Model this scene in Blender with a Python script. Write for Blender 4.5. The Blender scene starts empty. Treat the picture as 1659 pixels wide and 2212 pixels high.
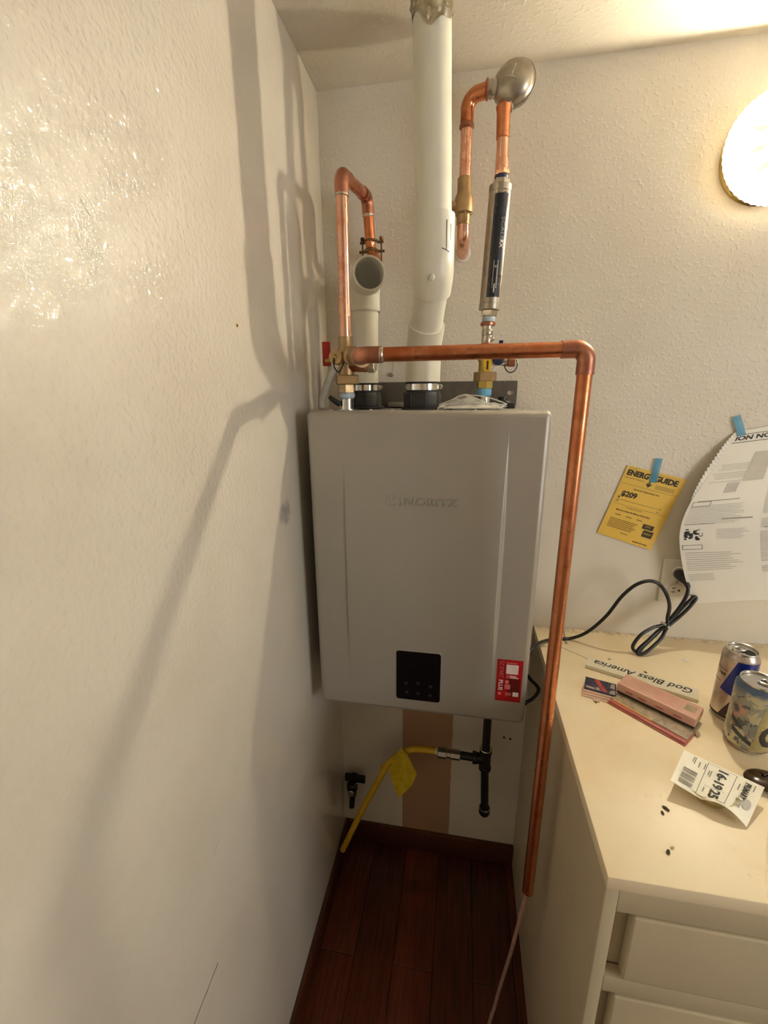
import bpy, bmesh, math, random
from mathutils import Vector, Matrix
random.seed(7)
sc = bpy.context.scene
V = Vector

# ------------------------------------------------------------------ camera, world, exposure
F_PX, CW, CH = 939.41, 1659.0, 2212.0
TH, YAW, ROLL = 0.2717, -0.1785, 0.0085
CAM = V((0.3384, -1.1033, 1.4723))
fwd = V((math.sin(YAW)*math.cos(TH), math.cos(YAW)*math.cos(TH), -math.sin(TH)))
_r = V((math.cos(YAW), -math.sin(YAW), 0.0)); _d = fwd.cross(_r)
rgt = _r*math.cos(ROLL) + _d*math.sin(ROLL)
dwn = _d*math.cos(ROLL) - _r*math.sin(ROLL)
cd = bpy.data.cameras.new('camera'); cam = bpy.data.objects.new('camera', cd)
sc.collection.objects.link(cam)
m3 = Matrix((rgt, -dwn, -fwd)).transposed()
cam.matrix_world = Matrix.Translation(CAM) @ m3.to_4x4()
cd.sensor_fit = 'HORIZONTAL'; cd.sensor_width = 36.0; cd.lens = F_PX/CW*36.0
cd.clip_start = 0.01; cd.clip_end = 50
sc.camera = cam

world = bpy.data.worlds.new('world'); sc.world = world; world.use_nodes = True
bg = world.node_tree.nodes['Background']
bg.inputs[0].default_value = (1.0, 0.95, 0.86, 1); bg.inputs[1].default_value = 0.40

# light of the room to the right, from the side the cord and the notice throw their shadows away from
al = bpy.data.lights.new('room_light', 'AREA'); al.shape = 'RECTANGLE'; al.size = 0.8; al.size_y = 0.9
al.energy = 11.0; al.color = (0.98, 1.0, 1.0)
ao = bpy.data.objects.new('room_light', al); sc.collection.objects.link(ao)
ao.location = (2.35, -1.75, 1.45)
ao.rotation_euler = (V((0.45, -0.2, 1.2)) - ao.location).to_track_quat('-Z', 'Y').to_euler()

sc.view_settings.view_transform = 'Standard'; sc.view_settings.look = 'None'
sc.view_settings.gamma = 1.0; sc.view_settings.use_curve_mapping = False
sc.view_settings.exposure = 0.72
LAMP_STRENGTH = 1800.0
LAMP_COLOR = (1.0, 0.90, 0.69)

# measuring helpers: the point where a line of sight of the photo meets a real plane
def _ray(u, v): return fwd + rgt*((u-CW/2)/F_PX) + dwn*((v-CH/2)/F_PX)
def Xp(u, v, x): q = _ray(u, v); return CAM + q*((x-CAM.x)/q.x)
def Yp(u, v, y): q = _ray(u, v); return CAM + q*((y-CAM.y)/q.y)
def Zp(u, v, z): q = _ray(u, v); return CAM + q*((z-CAM.z)/q.z)

# ------------------------------------------------------------------ materials
def lin(c):
    c /= 255.0
    return c/12.92 if c <= 0.04045 else ((c+0.055)/1.055)**2.4
def rgb(r, g, b): return (lin(r), lin(g), lin(b), 1.0)
class NT:
    def __init__(s, name):
        s.m = bpy.data.materials.new(name); s.m.use_nodes = True
        s.t = s.m.node_tree; s.n = s.t.nodes; s.l = s.t.links
        s.p = s.n['Principled BSDF']; s.o = s.n['Material Output']
        s.tc = s.n.new('ShaderNodeTexCoord')
    def _in(s, sock, v):
        if hasattr(v, 'is_output') or isinstance(v, bpy.types.NodeSocket): s.l.new(v, sock)
        else: sock.default_value = v
    def noise(s, scale, detail=3.0, rough=0.5, vec=None, dist=0.0):
        n = s.n.new('ShaderNodeTexNoise'); n.inputs['Scale'].default_value = scale
        n.inputs['Detail'].default_value = detail; n.inputs['Roughness'].default_value = rough
        n.inputs['Distortion'].default_value = dist
        s.l.new(vec or s.tc.outputs['Object'], n.inputs['Vector']); return n.outputs['Fac']
    def voro(s, scale, vec=None, feature='F1'):
        n = s.n.new('ShaderNodeTexVoronoi'); n.feature = feature; n.inputs['Scale'].default_value = scale
        s.l.new(vec or s.tc.outputs['Object'], n.inputs['Vector']); return n.outputs['Distance']
    def scale(s, vx, vy, vz):
        n = s.n.new('ShaderNodeMapping'); n.inputs['Scale'].default_value = (vx, vy, vz)
        s.l.new(s.tc.outputs['Object'], n.inputs['Vector']); return n.outputs['Vector']
    def xyz(s):
        n = s.n.new('ShaderNodeSeparateXYZ'); s.l.new(s.tc.outputs['Object'], n.inputs[0]); return n.outputs
    def math(s, op, a, b=0.0, c=0.0):
        n = s.n.new('ShaderNodeMath'); n.operation = op
        s._in(n.inputs[0], a); s._in(n.inputs[1], b); s._in(n.inputs[2], c); return n.outputs[0]
    def ramp(s, v, a, b, lo=0.0, hi=1.0):
        n = s.n.new('ShaderNodeMapRange'); n.interpolation_type = 'SMOOTHSTEP'
        s._in(n.inputs[0], v)
        n.inputs[1].default_value = a; n.inputs[2].default_value = b
        n.inputs[3].default_value = lo; n.inputs[4].default_value = hi; return n.outputs[0]
    def mix(s, f, a, b):
        n = s.n.new('ShaderNodeMix'); n.data_type = 'RGBA'
        s._in(n.inputs[0], f); s._in(n.inputs[6], a); s._in(n.inputs[7], b); return n.outputs[2]
    def bump(s, h, strength, dist):
        n = s.n.new('ShaderNodeBump'); s._in(n.inputs['Height'], h)
        s._in(n.inputs['Strength'], strength); n.inputs['Distance'].default_value = dist
        s.l.new(n.outputs[0], s.p.inputs['Normal']); return n
    def set(s, **k):
        for a, b in k.items():
            s._in(s.p.inputs[{'col':'Base Color','rough':'Roughness','metal':'Metallic','spec':'Specular IOR Level',
                  'trans':'Transmission Weight','alpha':'Alpha','coat':'Coat Weight','ecol':'Emission Color',
                  'estr':'Emission Strength','sss':'Subsurface Weight','ior':'IOR'}[a]], b)
        return s
def basic(name, col, rough=0.5, metal=0.0, var=0.06, nscale=60.0, bump=0.0, bscale=300.0, bdist=0.0004, spec=0.5, col2=None):
    t = NT(name); n = t.noise(nscale, 4.0)
    c2 = col2 or tuple(max(0, x*(1-3*var)) for x in col[:3]) + (1,)
    t.set(col=t.mix(t.ramp(n, 0.35, 0.75), col, c2), rough=t.ramp(n, 0.2, 0.8, max(0.02, rough-0.06), rough+0.06), metal=metal, spec=spec)
    if bump: t.bump(t.noise(bscale, 3.0), bump, bdist)
    return t.m

WALL = rgb(229, 221, 205)
def wall_mat(name, side):
    t = NT(name); X, Y, Z = t.xyz()
    n1 = t.noise(120, 2.0, 0.5); n2 = t.noise(280, 2.0)
    h = t.math('ADD', t.ramp(n1, 0.50, 0.74), t.math('MULTIPLY', n2, 0.2))
    col = t.mix(t.ramp(t.noise(6, 4), 0.3, 0.8), WALL, rgb(221, 211, 194))
    if side == 'left':
        # grey rubbed smudge, scrape marks and a damp brown stain low in the corner
        def blob(y, z, ry, rz):
            a = t.math('POWER', t.math('DIVIDE', t.math('SUBTRACT', Y, y), ry), 2.0)
            b = t.math('POWER', t.math('DIVIDE', t.math('SUBTRACT', Z, z), rz), 2.0)
            return t.ramp(t.math('ADD', t.math('ADD', a, b), t.math('MULTIPLY', t.noise(70, 4), 1.2)), 0.5, 1.6, 1.0, 0.0)
        col = t.mix(t.math('MULTIPLY', blob(-0.325, 1.243, 0.034, 0.030), 0.62), col, rgb(120, 122, 132))
        col = t.mix(t.math('MULTIPLY', blob(-0.03, 0.20, 0.020, 0.10), 0.55), col, rgb(120, 84, 50))
        def scrape(y0, z0, y1, z1, w, k):
            s = (z1-z0)/(y1-y0)
            zz = t.math('ADD', t.math('MULTIPLY', t.math('SUBTRACT', Y, y0), s), z0)
            d = t.math('ABSOLUTE', t.math('SUBTRACT', t.math('ADD', Z, t.math('MULTIPLY', t.noise(90, 2), 0.004)), t.math('ADD', zz, 0.002)))
            f = t.ramp(d, w*0.4, w, 1.0, 0.0)
            f = t.math('MULTIPLY', f, t.math('GREATER_THAN', Y, min(y0, y1))); f = t.math('MULTIPLY', f, t.math('LESS_THAN', Y, max(y0, y1)))
            return t.math('MULTIPLY', f, k)
        col = t.mix(scrape(-0.698, 0.627, -0.765, 0.618, 0.0024, 0.85), col, rgb(70, 64, 62))
        col = t.mix(scrape(-0.655, 0.822, -0.672, 0.813, 0.0012, 0.35), col, rgb(110, 96, 84))
        t.set(rough=0.42, spec=0.25)
        t.bump(h, 0.025, 0.0022)
        # gloss of the paint follows the rolled texture
        h2 = t.math('ADD', t.noise(150, 1.0, 0.5, None, 0.3), t.math('MULTIPLY', t.noise(60, 1.0), 0.6))
        b2 = t.n.new('ShaderNodeBump'); t._in(b2.inputs['Height'], h2); t._in(b2.inputs['Strength'], t.math('MULTIPLY', t.ramp(Z, 0.95, 1.40, 0.10, 1.0), t.ramp(Y, -0.62, -0.30, 1.0, 0.12))); b2.inputs['Distance'].default_value = 0.0023
        t.p.inputs['Coat Weight'].default_value = 1.0; t.p.inputs['Coat Roughness'].default_value = 0.12; t.p.inputs['Coat IOR'].default_value = 1.7
        t.l.new(b2.outputs[0], t.p.inputs['Coat Normal'])
    elif side == 'back':
        # unpainted strip low on the wall, two screw holes
        xs = t.math('MULTIPLY', t.math('GREATER_THAN', X, 0.192), t.math('LESS_THAN', t.math('ADD', X, t.math('MULTIPLY', t.noise(30, 2), 0.008)), 0.348))
        xs = t.math('MULTIPLY', xs, t.math('LESS_THAN', Z, 0.80))
        col = t.mix(t.math('MULTIPLY', xs, 0.8), col, rgb(168, 118, 66))
        for (hx, hz) in ((0.494, 0.483), (0.512, 0.480)):
            d = t.math('SQRT', t.math('ADD', t.math('POWER', t.math('SUBTRACT', X, hx), 2.0), t.math('POWER', t.math('SUBTRACT', Z, hz), 2.0)))
            col = t.mix(t.ramp(d, 0.003, 0.0045, 1.0, 0.0), col, rgb(60, 45, 30))
        t.set(rough=0.45, spec=0.4)
        t.bump(h, t.ramp(Z, 1.16, 1.30, 0.05, 0.36), 0.0022)
    else:
        t.set(rough=0.5, spec=0.35)
        t.bump(h, 0.36, 0.0022)
    t.set(col=col)
    return t.m
M = {}
M['wall_left'] = wall_mat('wall_left_paint', 'left'); M['wall_back'] = wall_mat('wall_back_paint', 'back'); M['ceiling'] = wall_mat('ceiling_paint', 'ceiling')
def wood(name, a, b):
    t = NT(name); g = t.noise(14, 6, 0.6, t.scale(9, 0.5, 9), 0.6)
    oi = t.n.new('ShaderNodeObjectInfo')
    base = t.mix(t.ramp(g, 0.3, 0.75), a, b)
    hs = t.n.new('ShaderNodeHueSaturation'); t.l.new(base, hs.inputs['Color'])
    t.l.new(t.ramp(oi.outputs['Random'], 0.0, 1.0, 0.75, 1.3), hs.inputs['Value'])
    t.set(col=hs.outputs[0], rough=0.30, spec=0.45); t.bump(g, 0.15, 0.0008); return t.m
M['floor'] = wood('floor_wood', rgb(92, 40, 19), rgb(56, 23, 10)); M['base'] = wood('baseboard_wood', rgb(92, 48, 26), rgb(66, 32, 18))
def copper(name, a, b, c, rough):
    t = NT(name); n = t.noise(38, 5, 0.6); n2 = t.noise(16, 3, 0.5)
    col = t.mix(t.ramp(n, 0.38, 0.72), a, b); col = t.mix(t.ramp(n2, 0.52, 0.72), col, c)
    t.set(col=col, metal=1.0, rough=t.ramp(n, 0.2, 0.8, rough-0.05, rough+0.12)); t.bump(t.noise(160, 3), 0.06, 0.0005); return t.m
M['copper'] = copper('copper', rgb(236, 184, 158), rgb(226, 166, 138), rgb(214, 148, 116), 0.22)
M['copper_dull'] = copper('copper_dull', rgb(212, 140, 100), rgb(196, 120, 80), rgb(180, 104, 66), 0.28)
M['copper_joint'] = copper('copper_joint', rgb(190, 132, 106), rgb(158, 104, 84), rgb(134, 86, 68), 0.34)
M['solder'] = basic('solder', rgb(210, 200, 180), 0.3, 1.0)
M['brass'] = copper('brass', rgb(186, 160, 122), rgb(168, 142, 104), rgb(150, 122, 86), 0.42)
M['brass_yellow'] = copper('brass_yellow', rgb(198, 174, 100), rgb(178, 152, 84), rgb(160, 132, 74), 0.38)
M['lamp_brass'] = basic('lamp_brass', rgb(220, 190, 120), 0.22, 1.0)
M['steel'] = basic('steel', rgb(196, 190, 180), 0.3, 1.0)
M['chrome'] = basic('chrome', rgb(225, 222, 215), 0.14, 1.0)
M['nickel'] = basic('nickel', rgb(208, 198, 182), 0.2, 1.0)
M['brushed'] = basic('brushed_steel', rgb(176, 168, 154), 0.36, 1.0, bump=0.1, bscale=500)
M['pvc'] = basic('pvc', rgb(230, 226, 208), 0.34, 0.0, 0.015, 20)
M['pvc_in'] = basic('pvc_inside', rgb(240, 240, 232), 0.4, 0.0, 0.02, 20)
M['rubber'] = basic('rubber', rgb(34, 34, 35), 0.5, 0.0, 0.1, 80)
M['black_plastic'] = basic('black_plastic', rgb(22, 22, 23), 0.35, 0.0, 0.08)
M['cord'] = basic('cord_jacket', rgb(15, 16, 15), 0.32, 0.0, 0.08)
M['iron'] = basic('black_iron', rgb(26, 24, 23), 0.42, 0.3, 0.1, bump=0.2, bscale=200)
M['red'] = basic('red_handle', rgb(178, 30, 18), 0.4)
M['blue_handle'] = basic('blue_handle', rgb(22, 32, 66), 0.35)
M['teflon_blue'] = basic('thread_tape_blue', rgb(104, 168, 206), 0.55, 0, 0.06, 120)
M['teflon_pale'] = basic('thread_tape_pale', rgb(186, 204, 220), 0.5, 0, 0.06, 120)
M['white_hose'] = basic('white_vinyl', rgb(222, 216, 200), 0.32)
M['heater'] = basic('heater_enamel', rgb(172, 167, 155), 0.42, 0.42, 0.012, 8, bump=0.03, bscale=900, bdist=0.0002)
M['heater_case'] = basic('heater_case', rgb(150, 146, 138), 0.45, 0.2, 0.02)
M['bracket'] = basic('galvanised', rgb(112, 106, 98), 0.42, 0.6, 0.05)
M['screen'] = basic('dark_screen', rgb(10, 11, 14), 0.12, 0, 0.02)
M['glyph'] = basic('screen_glyph', rgb(30, 31, 33), 0.4)
M['sticker'] = basic('red_sticker', rgb(176, 22, 26), 0.35, 0, 0.06, 40, col2=rgb(140, 14, 18))
M['sticker_dark'] = basic('dark_red_print', rgb(96, 20, 16), 0.35)
M['sticker_pink'] = basic('pink_print', rgb(214, 110, 104), 0.4)
M['pale_print'] = basic('pale_print', rgb(236, 214, 206), 0.4)
M['paper'] = basic('paper', rgb(236, 232, 222), 0.6, 0, 0.01, 12)
M['grey_ink'] = basic('grey_ink', rgb(196, 190, 180), 0.6, 0, 0.03)
M['mid_ink'] = basic('mid_ink', rgb(150, 144, 134), 0.6, 0, 0.03)
M['ink'] = basic('black_ink', rgb(34, 30, 26), 0.55)
M['yellow_paper'] = basic('yellow_paper', rgb(234, 194, 84), 0.5, 0, 0.02, 12)
M['olive_ink'] = basic('olive_ink', rgb(150, 116, 40), 0.55)
M['dark_olive'] = basic('dark_olive_ink', rgb(58, 46, 22), 0.55)
M['yellow_hose'] = basic('yellow_coating', rgb(226, 182, 34), 0.4, 0, 0.05)
M['yellow_tag'] = basic('yellow_tag_film', rgb(226, 198, 40), 0.35, 0, 0.08, 50, bump=0.3, bscale=90, bdist=0.002)
M['outlet'] = basic('outlet_plastic', rgb(232, 226, 212), 0.3, 0, 0.01)
M['dark'] = basic('dark_slot', rgb(14, 12, 10), 0.7)
def tape_mat():
    t = NT('blue_tape'); t.set(col=rgb(84, 168, 204), rough=0.4)
    tr = t.n.new('ShaderNodeBsdfTransparent'); mx = t.n.new('ShaderNodeMixShader')
    f = t.ramp(t.noise(40, 2), 0.3, 0.8, 0.5, 0.68)
    t.l.new(f, mx.inputs[0]); t.l.new(tr.outputs[0], mx.inputs[1]); t.l.new(t.p.outputs[0], mx.inputs[2]); t.l.new(mx.outputs[0], t.o.inputs[0]); return t.m
M['tape'] = tape_mat()
def counter_mat():
    t = NT('cream_laminate'); X, Y, Z = t.xyz()
    col = t.mix(t.ramp(t.noise(9, 5, 0.6), 0.35, 0.75), rgb(250, 233, 198), rgb(244, 221, 180))
    col = t.mix(t.ramp(t.noise(55, 4, 0.7), 0.66, 0.80, 0.0, 0.5), col, rgb(168, 138, 98))
    # grimy hairline joint across the back left corner
    w = t.math('MULTIPLY', t.math('SUBTRACT', t.noise(40, 3), 0.5), 0.010)
    def seam(x0, y0, x1, y1, k):
        s = (y1-y0)/(x1-x0)
        d = t.math('ABSOLUTE', t.math('SUBTRACT', t.math('ADD', Y, w), t.math('ADD', t.math('MULTIPLY', t.math('SUBTRACT', X, x0), s), y0)))
        f = t.ramp(d, 0.0008, 0.0028, k, 0.0)
        return t.math('MULTIPLY', t.math('MULTIPLY', f, t.math('GREATER_THAN', X, x0)), t.math('LESS_THAN', X, x1))
    a, b, c = Zp(1166, 1396, .8582), Zp(1212, 1398, .8582), Zp(1270, 1424, .8582)
    col = t.mix(seam(a.x, a.y, b.x, b.y, 0.6), col, rgb(120, 98, 66)); col = t.mix(seam(b.x, b.y, c.x, c.y, 0.6), col, rgb(120, 98, 66))
    # dust along the wall
    col = t.mix(t.math('MULTIPLY', t.ramp(t.math('ADD', Y, t.math('MULTIPLY', t.noise(35, 3), 0.03)), -0.012, 0.012), t.ramp(t.noise(90, 3), 0.45, 0.6, 0.0, 0.5)), col, rgb(140, 116, 82))
    t.set(col=col, rough=0.38, spec=0.4); t.bump(t.noise(70, 3), 0.05, 0.0008); return t.m
M['counter'] = counter_mat()
M['cabinet'] = basic('cabinet_paint', rgb(206, 190, 158), 0.42, 0, 0.02, 10)
M['cabinet_in'] = basic('cabinet_inside', rgb(140, 108, 70), 0.6)
M['aluminium'] = basic('aluminium', rgb(220, 216, 208), 0.22, 1.0)
def foil_mat():
    t = NT('foil_tape'); n = t.noise(45, 4, 0.6)
    t.set(col=t.mix(t.ramp(n, .4, .7), rgb(196, 188, 168), rgb(150, 140, 116)), metal=0.9, rough=0.3); t.bump(t.noise(70, 3), 0.5, 0.002); return t.m
M['foil'] = foil_mat()
def clear_mat(name, col, fac, rough=0.1):
    t = NT(name); t.set(col=col, rough=rough)
    tr = t.n.new('ShaderNodeBsdfTransparent'); mx = t.n.new('ShaderNodeMixShader')
    f = t.ramp(t.noise(30, 2), 0.2, 0.8, fac*0.85, min(1, fac*1.15))
    t.l.new(f, mx.inputs[0]); t.l.new(tr.outputs[0], mx.inputs[1]); t.l.new(t.p.outputs[0], mx.inputs[2]); t.l.new(mx.outputs[0], t.o.inputs[0]); return t.m
M['bag'] = clear_mat('clear_film', rgb(236, 232, 222), 0.5, 0.2)
M['amber'] = clear_mat('amber_plastic', rgb(206, 186, 120), 0.55)
M['clear'] = clear_mat('clear_plastic', rgb(240, 236, 226), 0.35, 0.05)
def shade_mat():
    t = NT('lamp_glass'); lw = t.n.new('ShaderNodeLayerWeight'); lw.inputs[0].default_value = 0.35
    t.set(col=rgb(250, 246, 232), rough=0.12, ecol=(1.0, 0.96, 0.86, 1), estr=0.62)
    tr = t.n.new('ShaderNodeBsdfTransparent'); mx = t.n.new('ShaderNodeMixShader')
    f = t.math('ADD', t.math('MULTIPLY', lw.outputs['Facing'], 0.40), 0.42)
    t.l.new(f, mx.inputs[0]); t.l.new(tr.outputs[0], mx.inputs[1]); t.l.new(t.p.outputs[0], mx.inputs[2]); t.l.new(mx.outputs[0], t.o.inputs[0]); return t.m
M['shade'] = shade_mat()
def bulb_mat():
    t = NT('lit_bulb'); n = t.noise(5, 1); t.set(col=(1, .9, .7, 1), ecol=LAMP_COLOR + (1,), estr=t.ramp(n, 0, 1, LAMP_STRENGTH*.98, LAMP_STRENGTH*1.02)); return t.m
M['bulb'] = bulb_mat()
M['blush'] = basic('pink_card', rgb(224, 176, 156), 0.45, 0, 0.05, 25)
M['blush_dark'] = basic('pink_card_print', rgb(200, 142, 128), 0.45)  # darker pink ink for the small print on the box
M['gold'] = basic('gold_print', rgb(222, 178, 96), 0.4)
M['dusty'] = basic('dusty_plastic', rgb(168, 152, 126), 0.45, 0, 0.12, 90)
M['rose'] = basic('rose_print', rgb(176, 96, 84), 0.4)
M['sign'] = basic('white_board', rgb(238, 230, 206), 0.45, 0, 0.02)
M['label_navy'] = basic('label_navy', rgb(24, 28, 40), 0.3, 0, 0.1, 60)
M['navy'] = basic('navy_print', rgb(48, 44, 70), 0.28, 0, 0.12, 90)
M['redp'] = basic('red_print', rgb(168, 56, 60), 0.3)
M['silver'] = basic('silver_print', rgb(184, 172, 164), 0.25, 0.4, 0.15, 160)
M['pinkgrey'] = basic('pinkish_card', rgb(206, 170, 146), 0.5, 0, 0.04)
M['brown'] = basic('dark_brown_plastic', rgb(52, 34, 14), 0.16, 0, 0.15, 40)
M['rust'] = basic('rusty_steel', rgb(122, 90, 54), 0.55, 0.5, 0.12, 90)
M['crumb'] = basic('dark_flake', rgb(62, 46, 22), 0.7)
M['crumb2'] = basic('pale_flake', rgb(206, 180, 130), 0.7)
M['cream_label'] = basic('white_label', rgb(250, 244, 224), 0.5, 0, 0.01)
M['pale_hose'] = clear_mat('pale_vinyl', rgb(214, 170, 156), 0.6, 0.15)
def slim_can_mat():
    t = NT('slim_can_print'); X, Y, Z = t.xyz()
    col = t.mix(t.ramp(t.noise(30, 3), 0.35, 0.7), rgb(206, 192, 180), rgb(170, 152, 142))
    t.set(col=col, metal=0.75, rough=0.28); return t.m
M['slim_can'] = slim_can_mat(); M['can_blue'] = basic('can_blue', rgb(24, 44, 132), 0.25, 0.35, 0.05)
M['can_violet'] = basic('can_violet', rgb(70, 50, 60), 0.3, 0.5)
def camo_mat():
    t = NT('camouflage_can_print'); X, Y, Z = t.xyz()
    n = t.noise(40, 3, 0.55, None, 0.6); n2 = t.noise(55, 3, 0.5, t.scale(1, 1, 0.8), 0.8); n3 = t.noise(24, 2)
    col = t.mix(t.ramp(n, 0.47, 0.53), rgb(196, 190, 160), rgb(150, 152, 146))
    col = t.mix(t.ramp(n2, 0.58, 0.62), col, rgb(92, 98, 100)); col = t.mix(t.ramp(n3, 0.60, 0.66), col, rgb(188, 150, 132))
    col = t.mix(t.ramp(t.math('ADD', Z, t.math('MULTIPLY', n, 0.02)), 0.118, 0.130), col, rgb(84, 104, 130))
    t.set(col=col, metal=0.35, rough=0.32); return t.m
M['camo'] = camo_mat(); M['khaki'] = basic('khaki_shade', rgb(176, 164, 116), 0.3, 0.35); M['band'] = basic('slate_band', rgb(66, 78, 84), 0.35, 0.2)  # khaki stands in for the can's side in shade

# ------------------------------------------------------------------ geometry helpers
COL = sc.collection
WL = {}
def thing(name, label, cat, loc, group=None):
    o = bpy.data.objects.new(name, None); COL.objects.link(o); o.location = loc; o.empty_display_size = 0.02
    o['label'] = label; o['category'] = cat
    if group: o['group'] = group
    WL[o] = V(loc); return o
def obj(name, bm, mat, parent=None, sharp=35.0, smooth=True, label=None, cat=None, group=None, kind=None, own=False):
    bmesh.ops.recalc_face_normals(bm, faces=bm.faces[:])
    me = bpy.data.meshes.new(name); bm.to_mesh(me); bm.free()
    me.materials.append(mat)
    o = bpy.data.objects.new(name, me); COL.objects.link(o)
    if smooth and len(me.polygons):
        me.polygons.foreach_set('use_smooth', [True]*len(me.polygons)); me.set_sharp_from_angle(angle=math.radians(sharp))
    if parent is not None:
        o.parent = parent; me.transform(Matrix.Translation(-WL[parent])); WL[o] = WL[parent]
    elif own:
        bb = [v.co.copy() for v in me.vertices]
        c = V((sum(v.x for v in bb)/len(bb), sum(v.y for v in bb)/len(bb), min(v.z for v in bb)))
        me.transform(Matrix.Translation(-c)); o.location = c; WL[o] = c
    else: WL[o] = V((0, 0, 0))
    if label: o['label'] = label
    if cat: o['category'] = cat
    if group: o['group'] = group
    if kind: o['kind'] = kind
    return o
B = bmesh.new
def box(bm, x0, x1, y0, y1, z0, z1, bev=0.0, seg=2):
    m = Matrix.Translation(((x0+x1)/2, (y0+y1)/2, (z0+z1)/2)) @ Matrix.Diagonal((x1-x0, y1-y0, z1-z0, 1))
    r = bmesh.ops.create_cube(bm, size=1.0, matrix=m)
    if bev:
        es = list({e for v in r['verts'] for e in v.link_edges})
        bmesh.ops.bevel(bm, geom=es, offset=bev, segments=seg, affect='EDGES', profile=0.5)
    return bm
def obox(bm, o, e1, e2, e3, a, b, c, bev=0.0):
    """box with corner o and edges e1*a, e2*b, e3*c"""
    vs = []
    for k in (0, 1):
        for j in (0, 1):
            for i in (0, 1): vs.append(bm.verts.new(o + e1*(a*i) + e2*(b*j) + e3*(c*k)))
    for f in ((0,2,3,1),(4,5,7,6),(0,1,5,4),(2,6,7,3),(0,4,6,2),(1,3,7,5)): bm.faces.new([vs[i] for i in f])
    if bev:
        es = list({e for v in vs for e in v.link_edges}); bmesh.ops.bevel(bm, geom=es, offset=bev, segments=2, affect='EDGES', profile=0.5)
    return bm
def frame_for(d):
    d = d.normalized(); a = V((0, 0, 1)) if abs(d.z) < 0.9 else V((1, 0, 0))
    x = d.cross(a).normalized(); return x, d.cross(x).normalized(), d
def lathe(bm, p, d, prof, n=24, cap0=True, cap1=True, phase=0.0, up=None):
    p = V(p); x, y, d = frame_for(V(d))
    if up is not None: x = (V(up) - d*V(up).dot(d)).normalized(); y = d.cross(x)
    rings = []
    for (t, r) in prof:
        if r < 1e-6: rings.append([bm.verts.new(p + d*t)]); continue
        rings.append([bm.verts.new(p + d*t + x*(r*math.cos(2*math.pi*i/n+phase)) + y*(r*math.sin(2*math.pi*i/n+phase))) for i in range(n)])
    for a, b in zip(rings, rings[1:]):
        for i in range(n):
            j = (i+1) % n
            if len(a) == 1 and len(b) == 1: continue
            if len(a) == 1: bm.faces.new((a[0], b[j], b[i]))
            elif len(b) == 1: bm.faces.new((a[i], a[j], b[0]))
            else: bm.faces.new((a[i], a[j], b[j], b[i]))
    if cap0 and len(rings[0]) > 1: bm.faces.new(rings[0][::-1])
    if cap1 and len(rings[-1]) > 1: bm.faces.new(rings[-1])
    return bm
def cyl(bm, p0, p1, r, n=24, b=0.0):
    p0, p1 = V(p0), V(p1); L = (p1-p0).length
    prof = [(0, r), (L, r)] if not b else [(0, r-b), (b, r), (L-b, r), (L, r-b)]
    return lathe(bm, p0, p1-p0, prof, n)
def hexa(bm, p0, p1, r, phase=0.3):
    p0, p1 = V(p0), V(p1); L = (p1-p0).length; b = min(0.0015, L*0.15)
    return lathe(bm, p0, p1-p0, [(0, r-b), (b, r), (L-b, r), (L, r-b)], 6, phase=phase)
def fillet(pts, rad, seg=8):
    pts = [V(p) for p in pts]; out = [pts[0]]
    for a, b, c in zip(pts, pts[1:], pts[2:]):
        u = (a-b).normalized(); w = (c-b).normalized(); ang = u.angle(w); t = rad/math.tan(ang/2)
        t = min(t, (a-b).length*0.49, (c-b).length*0.49); r = t*math.tan(ang/2)
        ctr = b + (u+w).normalized()*(r/math.sin(ang/2)); p = b+u*t-ctr; q = b+w*t-ctr
        al = p.angle(q)
        for i in range(seg+1):
            k = i/seg; out.append(ctr + (p*math.sin((1-k)*al) + q*math.sin(k*al))/math.sin(al))
    out.append(pts[-1]); return out
def spline(pts, k=8):
    pts = [V(p) for p in pts]; P = [pts[0]*2-pts[1]] + pts + [pts[-1]*2-pts[-2]]; out = []
    for i in range(1, len(P)-2):
        a, b, c, d = P[i-1:i+3]
        for j in range(k):
            t = j/k
            out.append(0.5*((2*b) + (c-a)*t + (2*a-5*b+4*c-d)*t*t + (3*b-a-3*c+d)*t**3))
    out.append(pts[-1]); return out
def tube(bm, pts, r, n=16, caps=True, inner=None):
    pts = [V(p) for p in pts]; R = r if isinstance(r, (list, tuple)) else [r]*len(pts)
    t0 = (pts[1]-pts[0]).normalized(); x, y, _ = frame_for(t0); rings = []
    for i, p in enumerate(pts):
        t = ((pts[min(i+1, len(pts)-1)]-p).normalized() + (p-pts[max(i-1, 0)]).normalized())
        t = t.normalized() if t.length > 1e-6 else t0
        q = t0.rotation_difference(t); x = q @ x; t0 = t
        x = (x - t*x.dot(t)).normalized(); y = t.cross(x)
        rings.append([bm.verts.new(p + x*(R[i]*math.cos(2*math.pi*k/n)) + y*(R[i]*math.sin(2*math.pi*k/n))) for k in range(n)])
    for a, b in zip(rings, rings[1:]):
        for k in range(n): bm.faces.new((a[k], a[(k+1) % n], b[(k+1) % n], b[k]))
    if caps: bm.faces.new(rings[0][::-1]); bm.faces.new(rings[-1])
    return bm
def sphere(bm, c, r, sx=1, sy=1, sz=1, n=16):
    bmesh.ops.create_uvsphere(bm, u_segments=n, v_segments=n//2, radius=r, matrix=Matrix.Translation(c) @ Matrix.Diagonal((sx, sy, sz, 1))); return bm
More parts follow.
